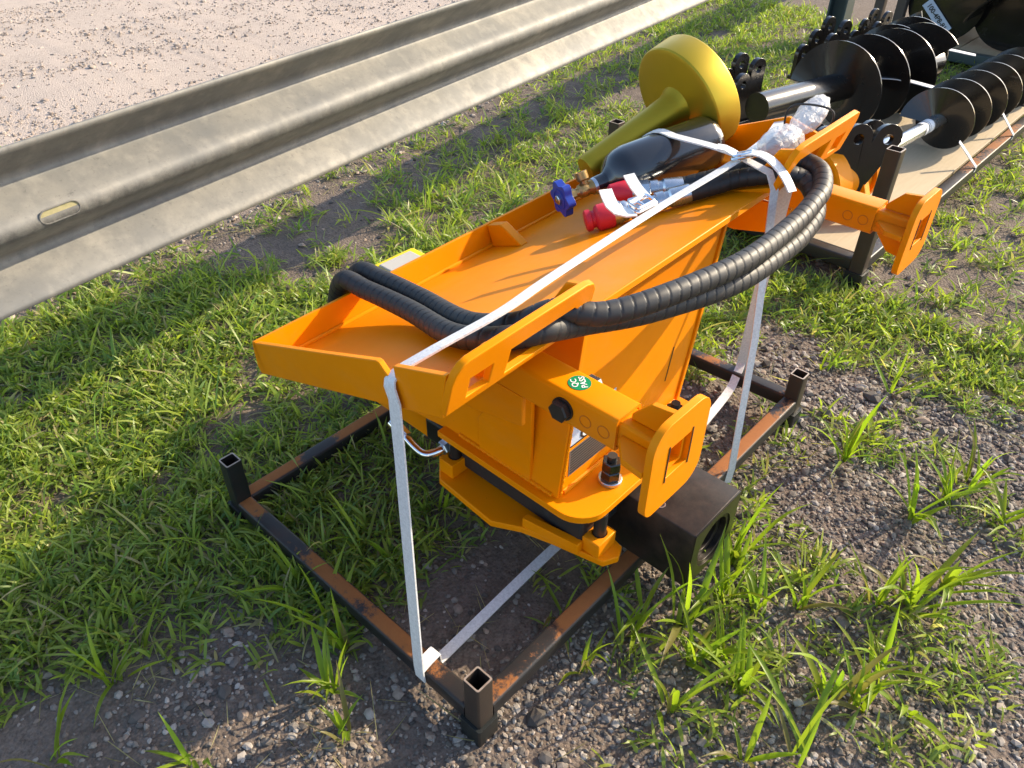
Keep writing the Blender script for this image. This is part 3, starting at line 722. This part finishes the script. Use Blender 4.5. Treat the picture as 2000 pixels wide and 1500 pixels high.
# ------------------------------------------------------------------ yellow case behind the tray
yc = empty('yellow_case', (.79, 1.13, .06), 'yellow plastic case with a pale grey lid standing behind the orange plate', 'case')
obj('body', box(.715, .90, 1.06, 1.215, .06, .475), 'yellow_plastic', yc, bevel=.012)
obj('rim', box(.706, .908, 1.052, 1.222, .468, .496), 'yellow_plastic', yc, bevel=.010)
obj('lid', box(.735, .875, 1.072, 1.196, .493, .503), 'grey_lid', yc, bevel=.004)
obj('latch', lathe([(0, .018), (.008, .018), (.010, .014)], (.865, 1.095, .5), Z, 16), 'black_satin', yc)

# ------------------------------------------------------------------ second pallet with augers
p2 = empty('auger_pallet', (3.9, .9, 0), 'long rusty steel pallet with a plywood deck carrying black augers', 'pallet')
PX0, PX1, PY0, PY1 = 2.66, 5.45, .235, 1.62
post(PX0, PY0, .06, .625, .062, .005, 'rusty_brown', p2)
post(PX1, PY0, .06, .14, .062, .005, 'rusty_brown', p2)
post(PX0, PY1, .06, .40, .062, .005, 'rusty_brown', p2)
for p0, p1, mt in (((PX0 + .031, PY0, .095), (PX1 - .031, PY0, .095), 'rusty_rail'), ((PX0, PY0 + .031, .095), (PX0, PY1 - .031, .095), 'black_satin'), ((PX0 + .031, PY1, .095), (PX1 - .031, PY1, .095), 'rusty_tube'), ((PX1, PY0 + .031, .095), (PX1, PY1 - .031, .095), 'rusty_tube')):
    e1 = Y if abs(p1[0] - p0[0]) > .5 else X
    obj('rail', sqtube(p0, p1, .06, .06, .005, e1, Z, .008), mt, p2)
for i in range(3):
    y0 = PY0 + .045 + i * .43
    obj('deck_board', box(PX0 + .04, PX1 - .04, y0, y0 + .422, .100, .1225), 'plywood', p2, bevel=.002)

def auger(name, P0, d, r, shaft_r, length, pitch, nturn, start, label, silver=False):
    e1, e2, d = frame_of(d); P0 = AR(P0, float)
    o = empty(name, P0 - Z * r, label, 'auger', 'black earth augers')
    prof = [(0, shaft_r * 1.6), (.004, shaft_r * 1.65), (.10, shaft_r * 1.65), (.11, shaft_r * 1.1)] if silver else [(0, shaft_r), (.10, shaft_r)]
    obj('collar', lathe(prof, P0, d, 28), 'zinc' if silver else 'black_gloss', o)
    obj('shaft', lathe([(.10, shaft_r), (length, shaft_r), (length + .02, shaft_r * .6)], P0, d, 28), 'zinc' if silver else 'black_gloss', o)
    n = int(nturn * 44); V, F = [], []
    for i in range(n + 1):
        a = 2 * math.pi * i / 44; s = start + pitch * i / 44
        q = math.cos(a) * e1 + math.sin(a) * e2
        for rr in (shaft_r * .9, r):
            for off in (-.004, .004): V.append(P0 + d * (s + off) + q * rr)
    for i in range(n):
        b = 4 * i; c = b + 4
        F += [(b, b + 2, c + 2, c), (b + 1, c + 1, c + 3, b + 3), (b + 2, b + 3, c + 3, c + 2), (b, c, c + 1, b + 1)]
    F += [(0, 1, 3, 2), (4 * n, 4 * n + 2, 4 * n + 3, 4 * n + 1)]
    obj('flight', (V, F), 'black_gloss', o, smooth=40)
    return o
au1 = auger('auger', (3.40, .52, .318), (1, -.045, -.012), .180, .036, 2.1, .255, 6.0, .66, 'auger with silver shaft at the right edge of the plywood deck', True)
# paper wrap with a mark on the silver shaft
pw = obj('paper_wrap', lathe([(.50, .0375), (.61, .0375)], (3.40, .52, .318), nrm(AR([1, -.045, -.012])), 28, cap=False), 'print_white', au1)
obj('ink_mark', lathe([(.535, .038), (.543, .038)], (3.40, .52, .318), nrm(AR([1, -.045, -.012])), 28, cap=False), 'print_black', pw)
obj('ink_mark', lathe([(.558, .038), (.562, .038)], (3.40, .52, .318), nrm(AR([1, -.045, -.012])), 28, cap=False), 'print_black', pw)
au2 = auger('auger', (3.36, 1.20, .40), (1, -.20, -.02), .258, .080, 1.75, .285, 3.4, .62, 'large auger with thick black shaft in the middle of the plywood deck')
au3 = auger('auger', (4.60, 1.08, .37), (1, -.06, 0), .232, .060, .95, .30, 2.2, .15, 'black auger with a pale end stub behind the large auger')
obj('end_stub', lathe([(.93, .05), (.94, .055), (1.10, .055), (1.12, .04)], (4.60, 1.08, .37), (1, -.06, 0), 28), 'zinc', au3)

def ear_bracket(c, e1, e2, en, label, s=1.0, th=.028):
    """black cast plate with three eyes"""
    c = AR(c, float); o = empty('pin_bracket', c, label, 'bracket', 'black pin brackets')
    pts = []
    eyes = [(-.11, -.02), (.0, .055), (.11, .12)]
    # outline: lobes round the eyes joined to a straight foot
    out = [(-.17, -.16)]
    for (ex, ey) in eyes:
        for a in np.linspace(190, 20, 9): out.append((ex + .060 * math.cos(math.radians(a)), ey + .060 * math.sin(math.radians(a))))
    out += [(.165, .08), (.17, -.16)]
    out = [(x * s, y * s) for x, y in out]; holes = [circle(x * s, y * s, .021 * s, 16) for x, y in eyes]
    obj('eye_plate', plate(out, holes, c - en * .06 * s, e1, e2, en, th * s), 'black_gloss', o, bevel=.005)
    obj('eye_plate', plate(out, holes, c + en * .06 * s, e1, e2, en, th * s), 'black_gloss', o, bevel=.005)
    obj('foot', plate([(-.17 * s, -.175 * s), (.17 * s, -.175 * s), (.17 * s, -.15 * s), (-.17 * s, -.15 * s)], [], c - en * .08 * s, e1, e2, en, .19 * s), 'black_gloss', o, bevel=.004)
    if e2 is Z: obj('stand', sqtube((c[0], c[1], .123), (c[0], c[1], c[2] - .174 * s), .12 * s, .16 * s, .01, e1, en, .006), 'black_gloss', o)
    return o
fX, fY = nrm([1, -.2, 0]), nrm([.2, 1, 0])
ear_bracket((3.45, 1.40, .42), fX, Z, fY, 'black pin bracket with three eyes beside the gold foot')
ear_bracket((4.62, 1.42, .42), fX, Z, fY, 'far black pin bracket nearest the green rail post', 1.0)
ear_bracket((5.05, 1.30, .46), fX, Z, fY, 'black pin bracket behind the largest auger flight', .8)
ear_bracket((2.98, .58, .45), nrm([.62, -.55, -.55]), nrm([.45, -.30, .84]), nrm([-.62, -.75, .2]), 'black pin bracket with orange showing through its eyes near the pallet post', 1.15)
# orange drive motor
dm = empty('drive_motor', (3.0, .62, .125), 'round orange drive motor lying on the plywood deck behind the pallet post', 'motor')
md = nrm([1, -.25, .0]); mp = AR([2.82, .62, .30])
obj('gearbox', lathe([(0, .10), (.004, .165), (.012, .175), (.10, .175), (.112, .165), (.115, .14), (.30, .135), (.31, .12)], mp, md, 48), 'orange', dm)
obj('flange', lathe([(.31, .10), (.312, .15), (.335, .15), (.337, .06)], mp, md, 40), 'orange', dm)
obj('strut', sqtube((2.98, .36, .15), (3.06, .50, .40), .055, .05, .006, X, Z, .006), 'orange', dm)
# straps on the augers
s2 = lambda pts, wid, label, **k: strap('tie_strap', pts, wid, label, 'white straps on the auger pallet', **k)
s2([(4.10, .205, .10), (4.10, .202, .128), (4.04, .318, .26)], X, 'white strap tied from the right rail to the nearest auger flight', width=.024, straight=True)
s2([(4.78, .205, .10), (4.78, .202, .128), (4.72, .30, .26)], X, 'white strap from the right rail to a rear flight of the silver-shaft auger', width=.024, straight=True)
s2([(4.40, .60, .40), (4.36, .80, .42), (4.36, .95, .40)], X, 'white strap between the silver-shaft auger and the large auger', width=.05)
s2([(5.38, .70, .38), (5.30, .92, .40), (5.30, 1.05, .36)], X, 'white strap behind the auger flights above the grass', width=.05)

# ------------------------------------------------------------------ third pallet at the top right
p3 = empty('far_pallet', (7.2, .9, 0), 'dark green steel pallet with a plywood deck at the far right', 'pallet')
obj('rail', sqtube((6.55, -.6, .075), (6.55, 1.62, .075), .075, .085, .006, X, Z, .008), 'green_post', p3)
obj('rail', sqtube((6.60, 1.60, .075), (8.6, 1.60, .075), .075, .085, .006, Y, Z, .008), 'green_post', p3)
for (x, y) in ((6.56, 1.81), (6.62, 1.655)): obj('post', sqtube((x, y, -.03), (x, y, .95), .075, .075, .006, X, Y, .008), 'brown_post', p3)
for i in range(5): obj('deck_board', box(6.60, 8.6, -.58 + i * .43, -.58 + i * .43 + .42, .085, .11), 'plywood', p3, bevel=.002)
def barrel(P0, d, r, r2, length, label):
    o = auger('auger', P0, d, r, r2, length, .34, length / .34 - .6, .12, label); return o
b1 = barrel((6.74, 1.34, .41), (1, .05, .02), .29, .11, 1.3, 'wide black auger with a white paper tag at the left end of the far pallet')
b2 = barrel((6.80, .84, .43), (1, -.08, .02), .31, .10, 1.3, 'black auger lying in front of the orange part on the far pallet')
obj('end_disc', lathe([(0, .05), (.002, .29), (.012, .29), (.014, .05)], (6.67, 1.34, .41), (1, .0, .02), 48), 'black_gloss', b1)
obj('end_disc', lathe([(0, .05), (.002, .31), (.012, .31), (.014, .05)], (6.74, .84, .43), (1, -.05, .02), 48), 'black_gloss', b2)
sh = empty('guard_shell', (6.75, .85, .13), 'black curved guard with bright edges resting over the far augers', 'guard')
for k, (zz, yy) in enumerate(((.52, .70), (.66, .78))):
    Pts = [(6.62 + .02 * k, yy + .42 * math.cos(a), zz - .30 + .40 * math.sin(a)) for a in np.linspace(.35, 1.9, 16)]
    obj('curved_sheet', ribbon(Pts, X + 0 * Y, .5, .012, straight=True), 'black_gloss', sh, smooth=60)
te1 = nrm([0, -.75, -.66]); te2 = nrm([0, -.66, .75]); ten = -X; tc = AR([6.655, 1.375, .305])
tg = obj('paper_tag', plate([(-.145, -.042), (.145, -.042), (.145, .042), (-.145, .042)], [], tc, te1, te2, X, .004), 'sticker_blue', None)
tag(tg, 'white paper tag with small black lettering stuck on the far auger', 'tag')
text('100-4P8-81', .052, tc + ten * .003, te1, te2, ten, parent=tg, mat='print_black', name='lettering')
od = empty('drive_motor', (7.0, .25, .12), 'orange drive motor on the far pallet at the right edge of the picture', 'motor')
obj('gearbox', lathe([(0, .10), (.01, .20), (.16, .20), (.17, .15), (.5, .14)], (6.80, .42, .36), nrm([1, -.3, .1]), 40), 'orange', od)
obj('bracket_arm', plate([(-.25, -.1), (.3, -.1), (.3, .05), (.0, .2), (-.25, .12)], [], (6.74, .40, .50), nrm([.3, -1, 0]), Z, X, .03), 'orange', od, bevel=.004)
obj('shackle', tube([(6.66, .33, .36), (6.64, .34, .30), (6.63, .36, .22), (6.64, .37, .15)], .014, 8, .02), 'zinc', od)

# ------------------------------------------------------------------ gravel
def ico():
    p = (1 + 5 ** .5) / 2
    v = AR([(-1, p, 0), (1, p, 0), (-1, -p, 0), (1, -p, 0), (0, -1, p), (0, 1, p), (0, -1, -p), (0, 1, -p), (p, 0, -1), (p, 0, 1), (-p, 0, -1), (-p, 0, 1)], float); v /= np.linalg.norm(v[0])
    f = AR([(0, 11, 5), (0, 5, 1), (0, 1, 7), (0, 7, 10), (0, 10, 11), (1, 5, 9), (5, 11, 4), (11, 10, 2), (10, 7, 6), (7, 1, 8), (3, 9, 4), (3, 4, 2), (3, 2, 6), (3, 6, 8), (3, 8, 9), (4, 9, 5), (2, 4, 11), (6, 2, 10), (8, 6, 7), (9, 8, 1)])
    return v, f
IV, IF = ico()
def big_mesh(name, V, F, C, mat, smooth, label, cat):
    me = bpy.data.meshes.new(name); nv, nf, k = len(V), len(F), F.shape[1]
    me.vertices.add(nv); me.vertices.foreach_set('co', (V * K).astype(np.float32).ravel())
    me.loops.add(nf * k); me.loops.foreach_set('vertex_index', F.astype(np.int32).ravel())
    me.polygons.add(nf); me.polygons.foreach_set('loop_start', np.arange(0, nf * k, k, dtype=np.int32))
    me.polygons.foreach_set('use_smooth', np.full(nf, smooth))
    me.update(calc_edges=True); me.validate()
    at = me.attributes.new('tint', 'FLOAT_COLOR', 'POINT'); at.data.foreach_set('color', np.c_[C, np.ones(len(C))].astype(np.float32).ravel())
    me.materials.append(MAT[mat]); o = bpy.data.objects.new(name, me); COL.objects.link(o)
    return tag(o, label, cat, kind='stuff')
def soft(x, lo, hi): return np.clip((x - lo) / (hi - lo), 0, 1)
def gravel_density(x, y):
    n = vnoise(x, y, 2.3, 21) * .6 + vnoise(x, y, 7, 22) * .4
    d = .05 + .10 * n
    right = soft(-y + .10 + .25 * (n - .5), 0, .12) * (1 - soft(x, 1.9, 2.6))
    d = np.maximum(d, right * (.55 + .45 * n))
    bl = np.exp(-(((x + .40) / .26) ** 2 + ((y - .60) / .28) ** 2) * 1.2) + np.exp(-(((x + .62) / .22) ** 2 + ((y - .86) / .16) ** 2))
    d = np.maximum(d, np.clip(bl, 0, 1) * .75)
    d = np.maximum(d, (1 - soft(x, -.25, .12)) * (1 - soft(y, .35, .6)) * .7)
    d = np.maximum(d, np.exp(-(((x - 1.25) / .35) ** 2 + ((y - .3) / .3) ** 2)) * .6)
    d = np.maximum(d, np.exp(-(((x - 1.9) / .4) ** 2 + ((y - .1) / .3) ** 2)) * .5)
    d = np.maximum(d, soft(y - .16 * x, 2.3, 2.8) * .5)
    return d
N0 = 60000
x = rng.uniform(-1.3, 4.5, N0); y = rng.uniform(-1.3, 4.2, N0)
dist = np.hypot(x - CP[0], y - CP[1])
keep = (rng.random(N0) < gravel_density(x, y) * np.clip(2.2 / dist, .25, 1)) & (dist < 5.5)
x1_ = rng.uniform(-.9, 2.2, 42000); y1_ = rng.uniform(-1.1, .7, 42000)
k1 = rng.random(42000) < gravel_density(x1_, y1_)
xr = rng.uniform(-1.2, 6.0, 34000); yr = rng.uniform(2.6, 8.5, 34000); kr = (rng.random(34000) < soft(yr - .16 * xr, 2.4, 3.2) * (.35 + .65 * soft(vnoise(xr * .4, yr * 1.6, 1.5, 77), .3, .7)))
x = np.r_[x[keep], x1_[k1], xr[kr]]; y = np.r_[y[keep], y1_[k1], yr[kr]]
n = len(x); dist = np.hypot(x - CP[0], y - CP[1])
s = rng.lognormal(math.log(.0056), .42, n); s = np.clip(s, .003, .030) * np.clip(dist / 2.2, .9, 1.6); s = np.where(y - .16 * x > 3.0, s * .8, s)
big = rng.random(n) < .004; s[big] *= 1.7
Vs = IV[None] * (1 + rng.uniform(-.28, .28, (n, 12, 1)))
sc = np.stack([rng.uniform(.8, 1.35, n), rng.uniform(.7, 1.1, n), rng.uniform(.45, .8, n)], 1)
Vs = Vs * sc[:, None] * s[:, None, None]
th = rng.uniform(0, 6.28, n); tl_ = rng.normal(0, .35, n)
c, q = np.cos(tl_)[:, None], np.sin(tl_)[:, None]; a, b = Vs[..., 1] * c - Vs[..., 2] * q, Vs[..., 1] * q + Vs[..., 2] * c
c, q = np.cos(th)[:, None], np.sin(th)[:, None]
Vs = np.stack([Vs[..., 0] * c - a * q, Vs[..., 0] * q + a * c, b], -1)
Vs[..., 0] += x[:, None]; Vs[..., 1] += y[:, None]; Vs[..., 2] += (height(x, y) + s * .18)[:, None]
F = (IF[None] + (np.arange(n) * 12)[:, None, None]).reshape(-1, 3)
pal_s = AR([(.15, .128, .11), (.23, .20, .17), (.30, .255, .215), (.10, .086, .075), (.27, .205, .16), (.36, .32, .28), (.17, .148, .13)])
ci = rng.integers(0, len(pal_s), n); col = pal_s[ci] * rng.uniform(.75, 1.55, (n, 1))
roadm = soft(y - .16 * x, 2.3, 3.0)[:, None]; col = col * (1 - roadm) + (col * .7 + AR([.26, .215, .18])) * roadm
big_mesh('gravel', Vs.reshape(-1, 3), F, np.repeat(col, 12, 0), 'stone', False, 'loose grey and tan gravel scattered over the soil', 'gravel')

# ------------------------------------------------------------------ grass
def blades(root, az, elev, length, width, curl, seg=4, twist=None):
    n = len(az); tpar = np.linspace(0, 1, seg + 1); P = np.zeros((n, seg + 1, 3)); P[:, 0] = root
    e = elev.copy()
    for j in range(1, seg + 1):
        d = np.stack([np.cos(e) * np.cos(az), np.cos(e) * np.sin(az), np.sin(e)], 1)
        P[:, j] = P[:, j - 1] + d * (length / seg)[:, None]
        e = e - curl / seg
    wv = np.stack([-np.sin(az), np.cos(az), np.zeros(n)], 1)
    if twist is not None: wv = wv * np.cos(twist)[:, None] + np.stack([-np.cos(az) * np.sin(elev), -np.sin(az) * np.sin(elev), np.cos(elev)], 1) * np.sin(twist)[:, None]
    wp = np.interp(tpar, [0, .12, .4, .75, 1], [.45, .8, 1, .7, .04])
    Lf = P - wv[:, None] * (width[:, None] * wp[None] / 2)[..., None]; Rt = P + wv[:, None] * (width[:, None] * wp[None] / 2)[..., None]
    V = np.stack([Lf, Rt], 2).reshape(n, -1, 3); m = 2 * (seg + 1)
    V[..., 2] = np.maximum(V[..., 2], root[:, None, 2] + .001)
    f = AR([(2 * j, 2 * j + 1, 2 * j + 3, 2 * j + 2) for j in range(seg)])
    return V.reshape(-1, 3), (f[None] + (np.arange(n) * m)[:, None, None]).reshape(-1, 4), m
def grass_density(x, y):
    n = vnoise(x, y, 1.7, 31) * .38 + vnoise(x, y, 5.2, 32) * .34 + vnoise(x, y, 12, 33) * .28
    v = y - .15 * x
    d = soft(y, .80, 1.05) * (1 - soft(v, 1.85, 2.35) * .55) * (1 - soft(v, 2.55, 3.1))
    d = d * soft(n, .41, .56)
    left = (1 - soft(x, -.02, .10)) * soft(y + .55 * x, .36, .54)
    d = np.maximum(d, left * soft(n, .22, .42))
    inside = (1 - soft(x, .55, .95)) * soft(x, -.1, .02) * soft(y - .25 * x, .30, .50)
    d = np.maximum(d, inside * soft(n, .25, .5) * .8)
    far_in = soft(x, 1.1, 1.4) * soft(y, .32, .5)
    d = np.maximum(d, far_in * soft(n, .28, .46) * .95 * (1 - soft(v, 1.75, 2.25) * .72) * (1 - soft(v, 2.55, 3.1)))
    rt = soft(x, 1.95, 2.35) * (1 - soft(y, 1.6, 1.9)) * soft(y + .9, 0, .2) * (1 - soft(x, 6.0, 6.5))
    d = np.maximum(d, rt * soft(n, .36, .54) * .85)
    fgrass = soft(x, 4.3, 5.2) * (1 - soft(v, 3.0, 3.4)) * soft(n, .3, .5)
    d = np.maximum(d, fgrass)
    # sparse scatter in the gravel
    sp = np.clip((vnoise(x, y, 3.1, 41) - .55) * 4, 0, 1) * soft(x, -.1, .3) * .26
    d = np.maximum(d, sp)
    # bare spots
    for bx, by, r_ in ((-.40, .62, .24), (-.66, .80, .12), (.15, .24, .20), (.30, .27, .15), (1.3, .25, .25), (.02, -.1, .3), (1.9, .2, .22), (.42, 1.62, .12), (.25, 1.42, .10), (.75, 1.42, .10)):
        d = d * (1 - np.exp(-(((x - bx) ** 2 + (y - by) ** 2) / r_ ** 2) ** 1.5) * .97)
    return d
def in_metal(x, y): return (x > .58) & (x < .90) & (y > -.17) & (y < 1.0)
def grow(nc, x0, x1, y0, y1, per, ln, wd, seg, seed, dmax=99, dmin=0, straw=False):
    r = np.random.default_rng(seed)
    x = r.uniform(x0, x1, nc); y = r.uniform(y0, y1, nc); dd = np.hypot(x - CP[0], y - CP[1])
    k = (r.random(nc) < (np.maximum(grass_density(x, y), .16) if straw else grass_density(x, y))) & (dd < dmax) & (dd >= dmin); x, y = x[k], y[k]
    cnt = r.integers(per[0], per[1], len(x)); idx = np.repeat(np.arange(len(x)), cnt); n = len(idx)
    vig = r.uniform(.65, 1.25, len(x))
    off = r.normal(0, .020, (n, 2)); rx, ry = x[idx] + off[:, 0], y[idx] + off[:, 1]
    k = ~in_metal(rx, ry); idx, rx, ry = idx[k], rx[k], ry[k]; n = len(idx)
    root = np.stack([rx, ry, height(rx, ry) - .002 + r.uniform(0, .022, n)], 1)
    az = r.uniform(0, 6.283, n); elev = np.radians(r.uniform(8, 78, n)) ; length = ln * vig[idx] * r.uniform(.5, 1.45, n); width = wd * r.uniform(.6, 1.25, n) * (.7 + .3 * vig[idx])
    curl = r.uniform(.1, 1.5, n)
    if straw: elev = np.radians(r.uniform(-2, 22, n)); curl = r.uniform(-.3, .6, n)
    V, F, m = blades(root, az, elev, length, width, curl, seg, r.normal(0, .7, n))
    h = r.random(len(x))[idx] * .6 + r.random(n) * .4
    c1, c2, c3 = AR([.135, .225, .042]), AR([.39, .44, .075]), AR([.42, .36, .18])
    col = c1[None] * (1 - h[:, None]) + c2[None] * h[:, None]
    if straw: col = c3[None] * r.uniform(.5, 1.3, (n, 1))
    dry = r.random(n) < .10; col[dry] = c3 * r.uniform(.6, 1.2, (dry.sum(), 1))
    cool = (1 - soft(h, .1, .5))[:, None] * AR([.0, .02, .022]); col = col + cool
    return V, F, np.repeat(col, m, 0)
parts = [grow(17500, -1.3, 2.6, -.9, 3.2, (7, 15), .054, .0088, 4, 51, 3.4),
         grow(13000, .0, 7.6, -.9, 4.6, (6, 12), .075, .0095, 3, 52, 9.5, 3.2),
         grow(900, -1.2, 3.0, .5, 3.0, (3, 7), .15, .008, 4, 53, 4.0),
         grow(2600, -1.3, 3.2, -1.0, 3.4, (2, 5), .10, .0032, 3, 54, 4.6, 0, True)]
off = 0; Vs, Fs, Cs = [], [], []
for V, F, C in parts: Vs.append(V); Fs.append(F + off); Cs.append(C); off += len(V)
big_mesh('grass', np.concatenate(Vs), np.concatenate(Fs), np.concatenate(Cs), 'grass_blade', True, 'low crabgrass and weeds covering the verge', 'grass')

# tall tufts one can tell apart, each blade a part of its tuft
def hero_blade(r, base, az, elev, length, width, curl, tint):
    seg = 7; V, F = [], []; p = AR(base, float); e = elev
    for j in range(seg + 1):
        tt = j / seg
        w = width * float(np.interp(tt, [0, .1, .35, .7, 1], [.35, .7, 1, .72, .02])) / 2
        side = AR([-math.sin(az), math.cos(az), 0]); up = AR([-math.cos(az) * math.sin(e), -math.sin(az) * math.sin(e), math.cos(e)])
        q = p.copy(); q[2] = max(q[2], base[2])
        V += [q - side * w + up * w * .45, q, q + side * w + up * w * .45]
        p = p + AR([math.cos(e) * math.cos(az), math.cos(e) * math.sin(az), math.sin(e)]) * length / seg
        e -= curl / seg * (1.6 if tt > .4 else .5); az += r.normal(0, .04)
    for j in range(seg):
        for i in range(2): F.append((3 * j + i, 3 * j + i + 1, 3 * j + i + 4, 3 * j + i + 3))
    return V, F
def tuft(x, y, n, ln, wd, seed, label, group):
    r = np.random.default_rng(seed); z = float(height(AR([x]), AR([y]))[0]) - .004
    o = empty('grass_tuft', (x, y, z), label, 'grass', group)
    for i in range(n):
        az = r.uniform(0, 6.283); el = math.radians(r.uniform(38, 86)); l = ln * r.uniform(.45, 1.15)
        b = AR([x + r.normal(0, .012), y + r.normal(0, .012), z])
        tint = AR([.27, .38, .028]) * (1 - i / n * .40) + r.uniform(0, .045, 3) * AR([1, 1, .3])
        if r.random() < .1: tint = AR([.22, .19, .07])
        ob = obj('blade', hero_blade(r, b, az, el, l, wd * r.uniform(.5, 1.0), r.uniform(.1, 1.2), tint), 'grass_blade', o, smooth=80)
        at = ob.data.attributes.new('tint', 'FLOAT_COLOR', 'POINT')
        at.data.foreach_set('color', np.tile(np.r_[tint, 1], len(ob.data.vertices)).astype(np.float32))
G = 'tall grass tufts in the gravel'
TUFTS = [(.590, -.190, 10, .28, .022, 'tall grass tuft standing right in front of the black breaker nose'),
 (.87, -.195, 12, .29, .022, 'tall grass tuft at the open end of the black breaker nose'),
 (.745, -.225, 13, .27, .021, 'grass tuft rising across the bore of the breaker nose'),
 (.545, -.10, 7, .22, .017, 'grass tuft in the shade under the near foot pad'),
 (.76, -.32, 9, .21, .018, 'grass tuft in the gravel just beyond the breaker nose'),
 (.84, -.40, 9, .24, .019, 'grass tuft with one long arching blade right of the breaker nose'),
 (.50, -.27, 12, .24, .020, 'dense grass tuft between the breaker nose and the right rail'),
 (.35, -.30, 8, .24, .018, 'grass tuft with a long bent blade below the dense tuft'),
 (.51, -.41, 11, .23, .019, 'grass tuft left of the twin upright blades in the gravel'),
 (.57, -.33, 8, .18, .016, 'short grass tuft directly below the breaker nose'),
 (.63, -.58, 6, .26, .023, 'grass tuft with twin upright broad blades in the gravel'),
 (.67, -.65, 9, .22, .019, 'grass tuft immediately right of the twin upright blades'),
 (.78, -.64, 8, .25, .020, 'grass tuft between the twin blades and the big right clump'),
 (1.06, -.62, 15, .28, .022, 'largest bushy grass clump in the right hand gravel'),
 (1.19, -.67, 11, .27, .021, 'bright grass clump behind the largest right hand clump'),
 (1.00, -.56, 9, .24, .019, 'grass tuft at the left edge of the largest clump'),
 (1.40, -.50, 11, .25, .020, 'grass tuft midway up the right side of the picture'),
 (1.54, -.56, 11, .26, .020, 'leafy grass tuft beside the midway tuft on the right'),
 (1.68, -.60, 10, .24, .019, 'grass tuft near the right edge above the gravel'),
 (1.50, -.24, 10, .27, .020, 'tall grass tuft beside the right corner post of the pallet frame'),
 (1.58, -.72, 8, .22, .018, 'grass tuft touching the right edge of the picture'),
 (.45, -.60, 7, .27, .020, 'grass tuft with one long blade at the bottom centre right'),
 (.36, -.50, 7, .20, .017, 'low grass tuft at the bottom edge below the twin blades'),
 (.74, -.74, 7, .20, .018, 'grass tuft with spreading leaves near the bottom right'),
 (.30, -.085, 8, .20, .016, 'grass tuft outside the right rail near the front post'),
 (.37, .075, 7, .20, .016, 'grass tuft just inside the right rail'),
 (.46, -.11, 9, .20, .017, 'grass tuft against the right rail below the foot pad'),
 (1.94, .04, 6, .14, .012, 'small grass sprig between the two pallets'),
 (1.97, -.22, 8, .20, .016, 'grass tuft in the gravel below the far foot pad'),
 (-.07, .51, 9, .22, .017, 'tall grass tuft outside the middle of the front left rail'),
 (-.06, .67, 8, .20, .015, 'grass tuft outside the front left rail near its far post'),
 (-.075, .42, 10, .20, .017, 'grass tuft beside the foot of the long strap'),
 (-.18, .34, 12, .19, .017, 'broad low grass clump in front of the left rail'),
 (-.23, .22, 8, .18, .016, 'yellowish grass tuft below the long strap at the bottom'),
 (.18, .53, 8, .20, .016, 'grass tuft inside the frame left of the long strap'),
 (.19, .66, 7, .20, .013, 'thin grass tuft inside the left corner of the frame'),
 (-.54, .75, 11, .19, .016, 'leafy grass tuft on the bare gravel at the lower left'),
 (-.46, .80, 5, .22, .012, 'single tall sprig at the edge of the grass, lower left'),
 (-.73, .67, 6, .24, .018, 'tall blade tuft in the bottom left corner'),
 (-.51, .43, 8, .18, .016, 'grass tuft at the bottom edge left of the front post'),
 (.40, .60, 7, .20, .014, 'grass tuft beside the clamp plate under the machine')]
for i, (x, y, n, ln, wd, lb) in enumerate(TUFTS): tuft(x, y, n, ln, wd, 100 + i, lb, G)
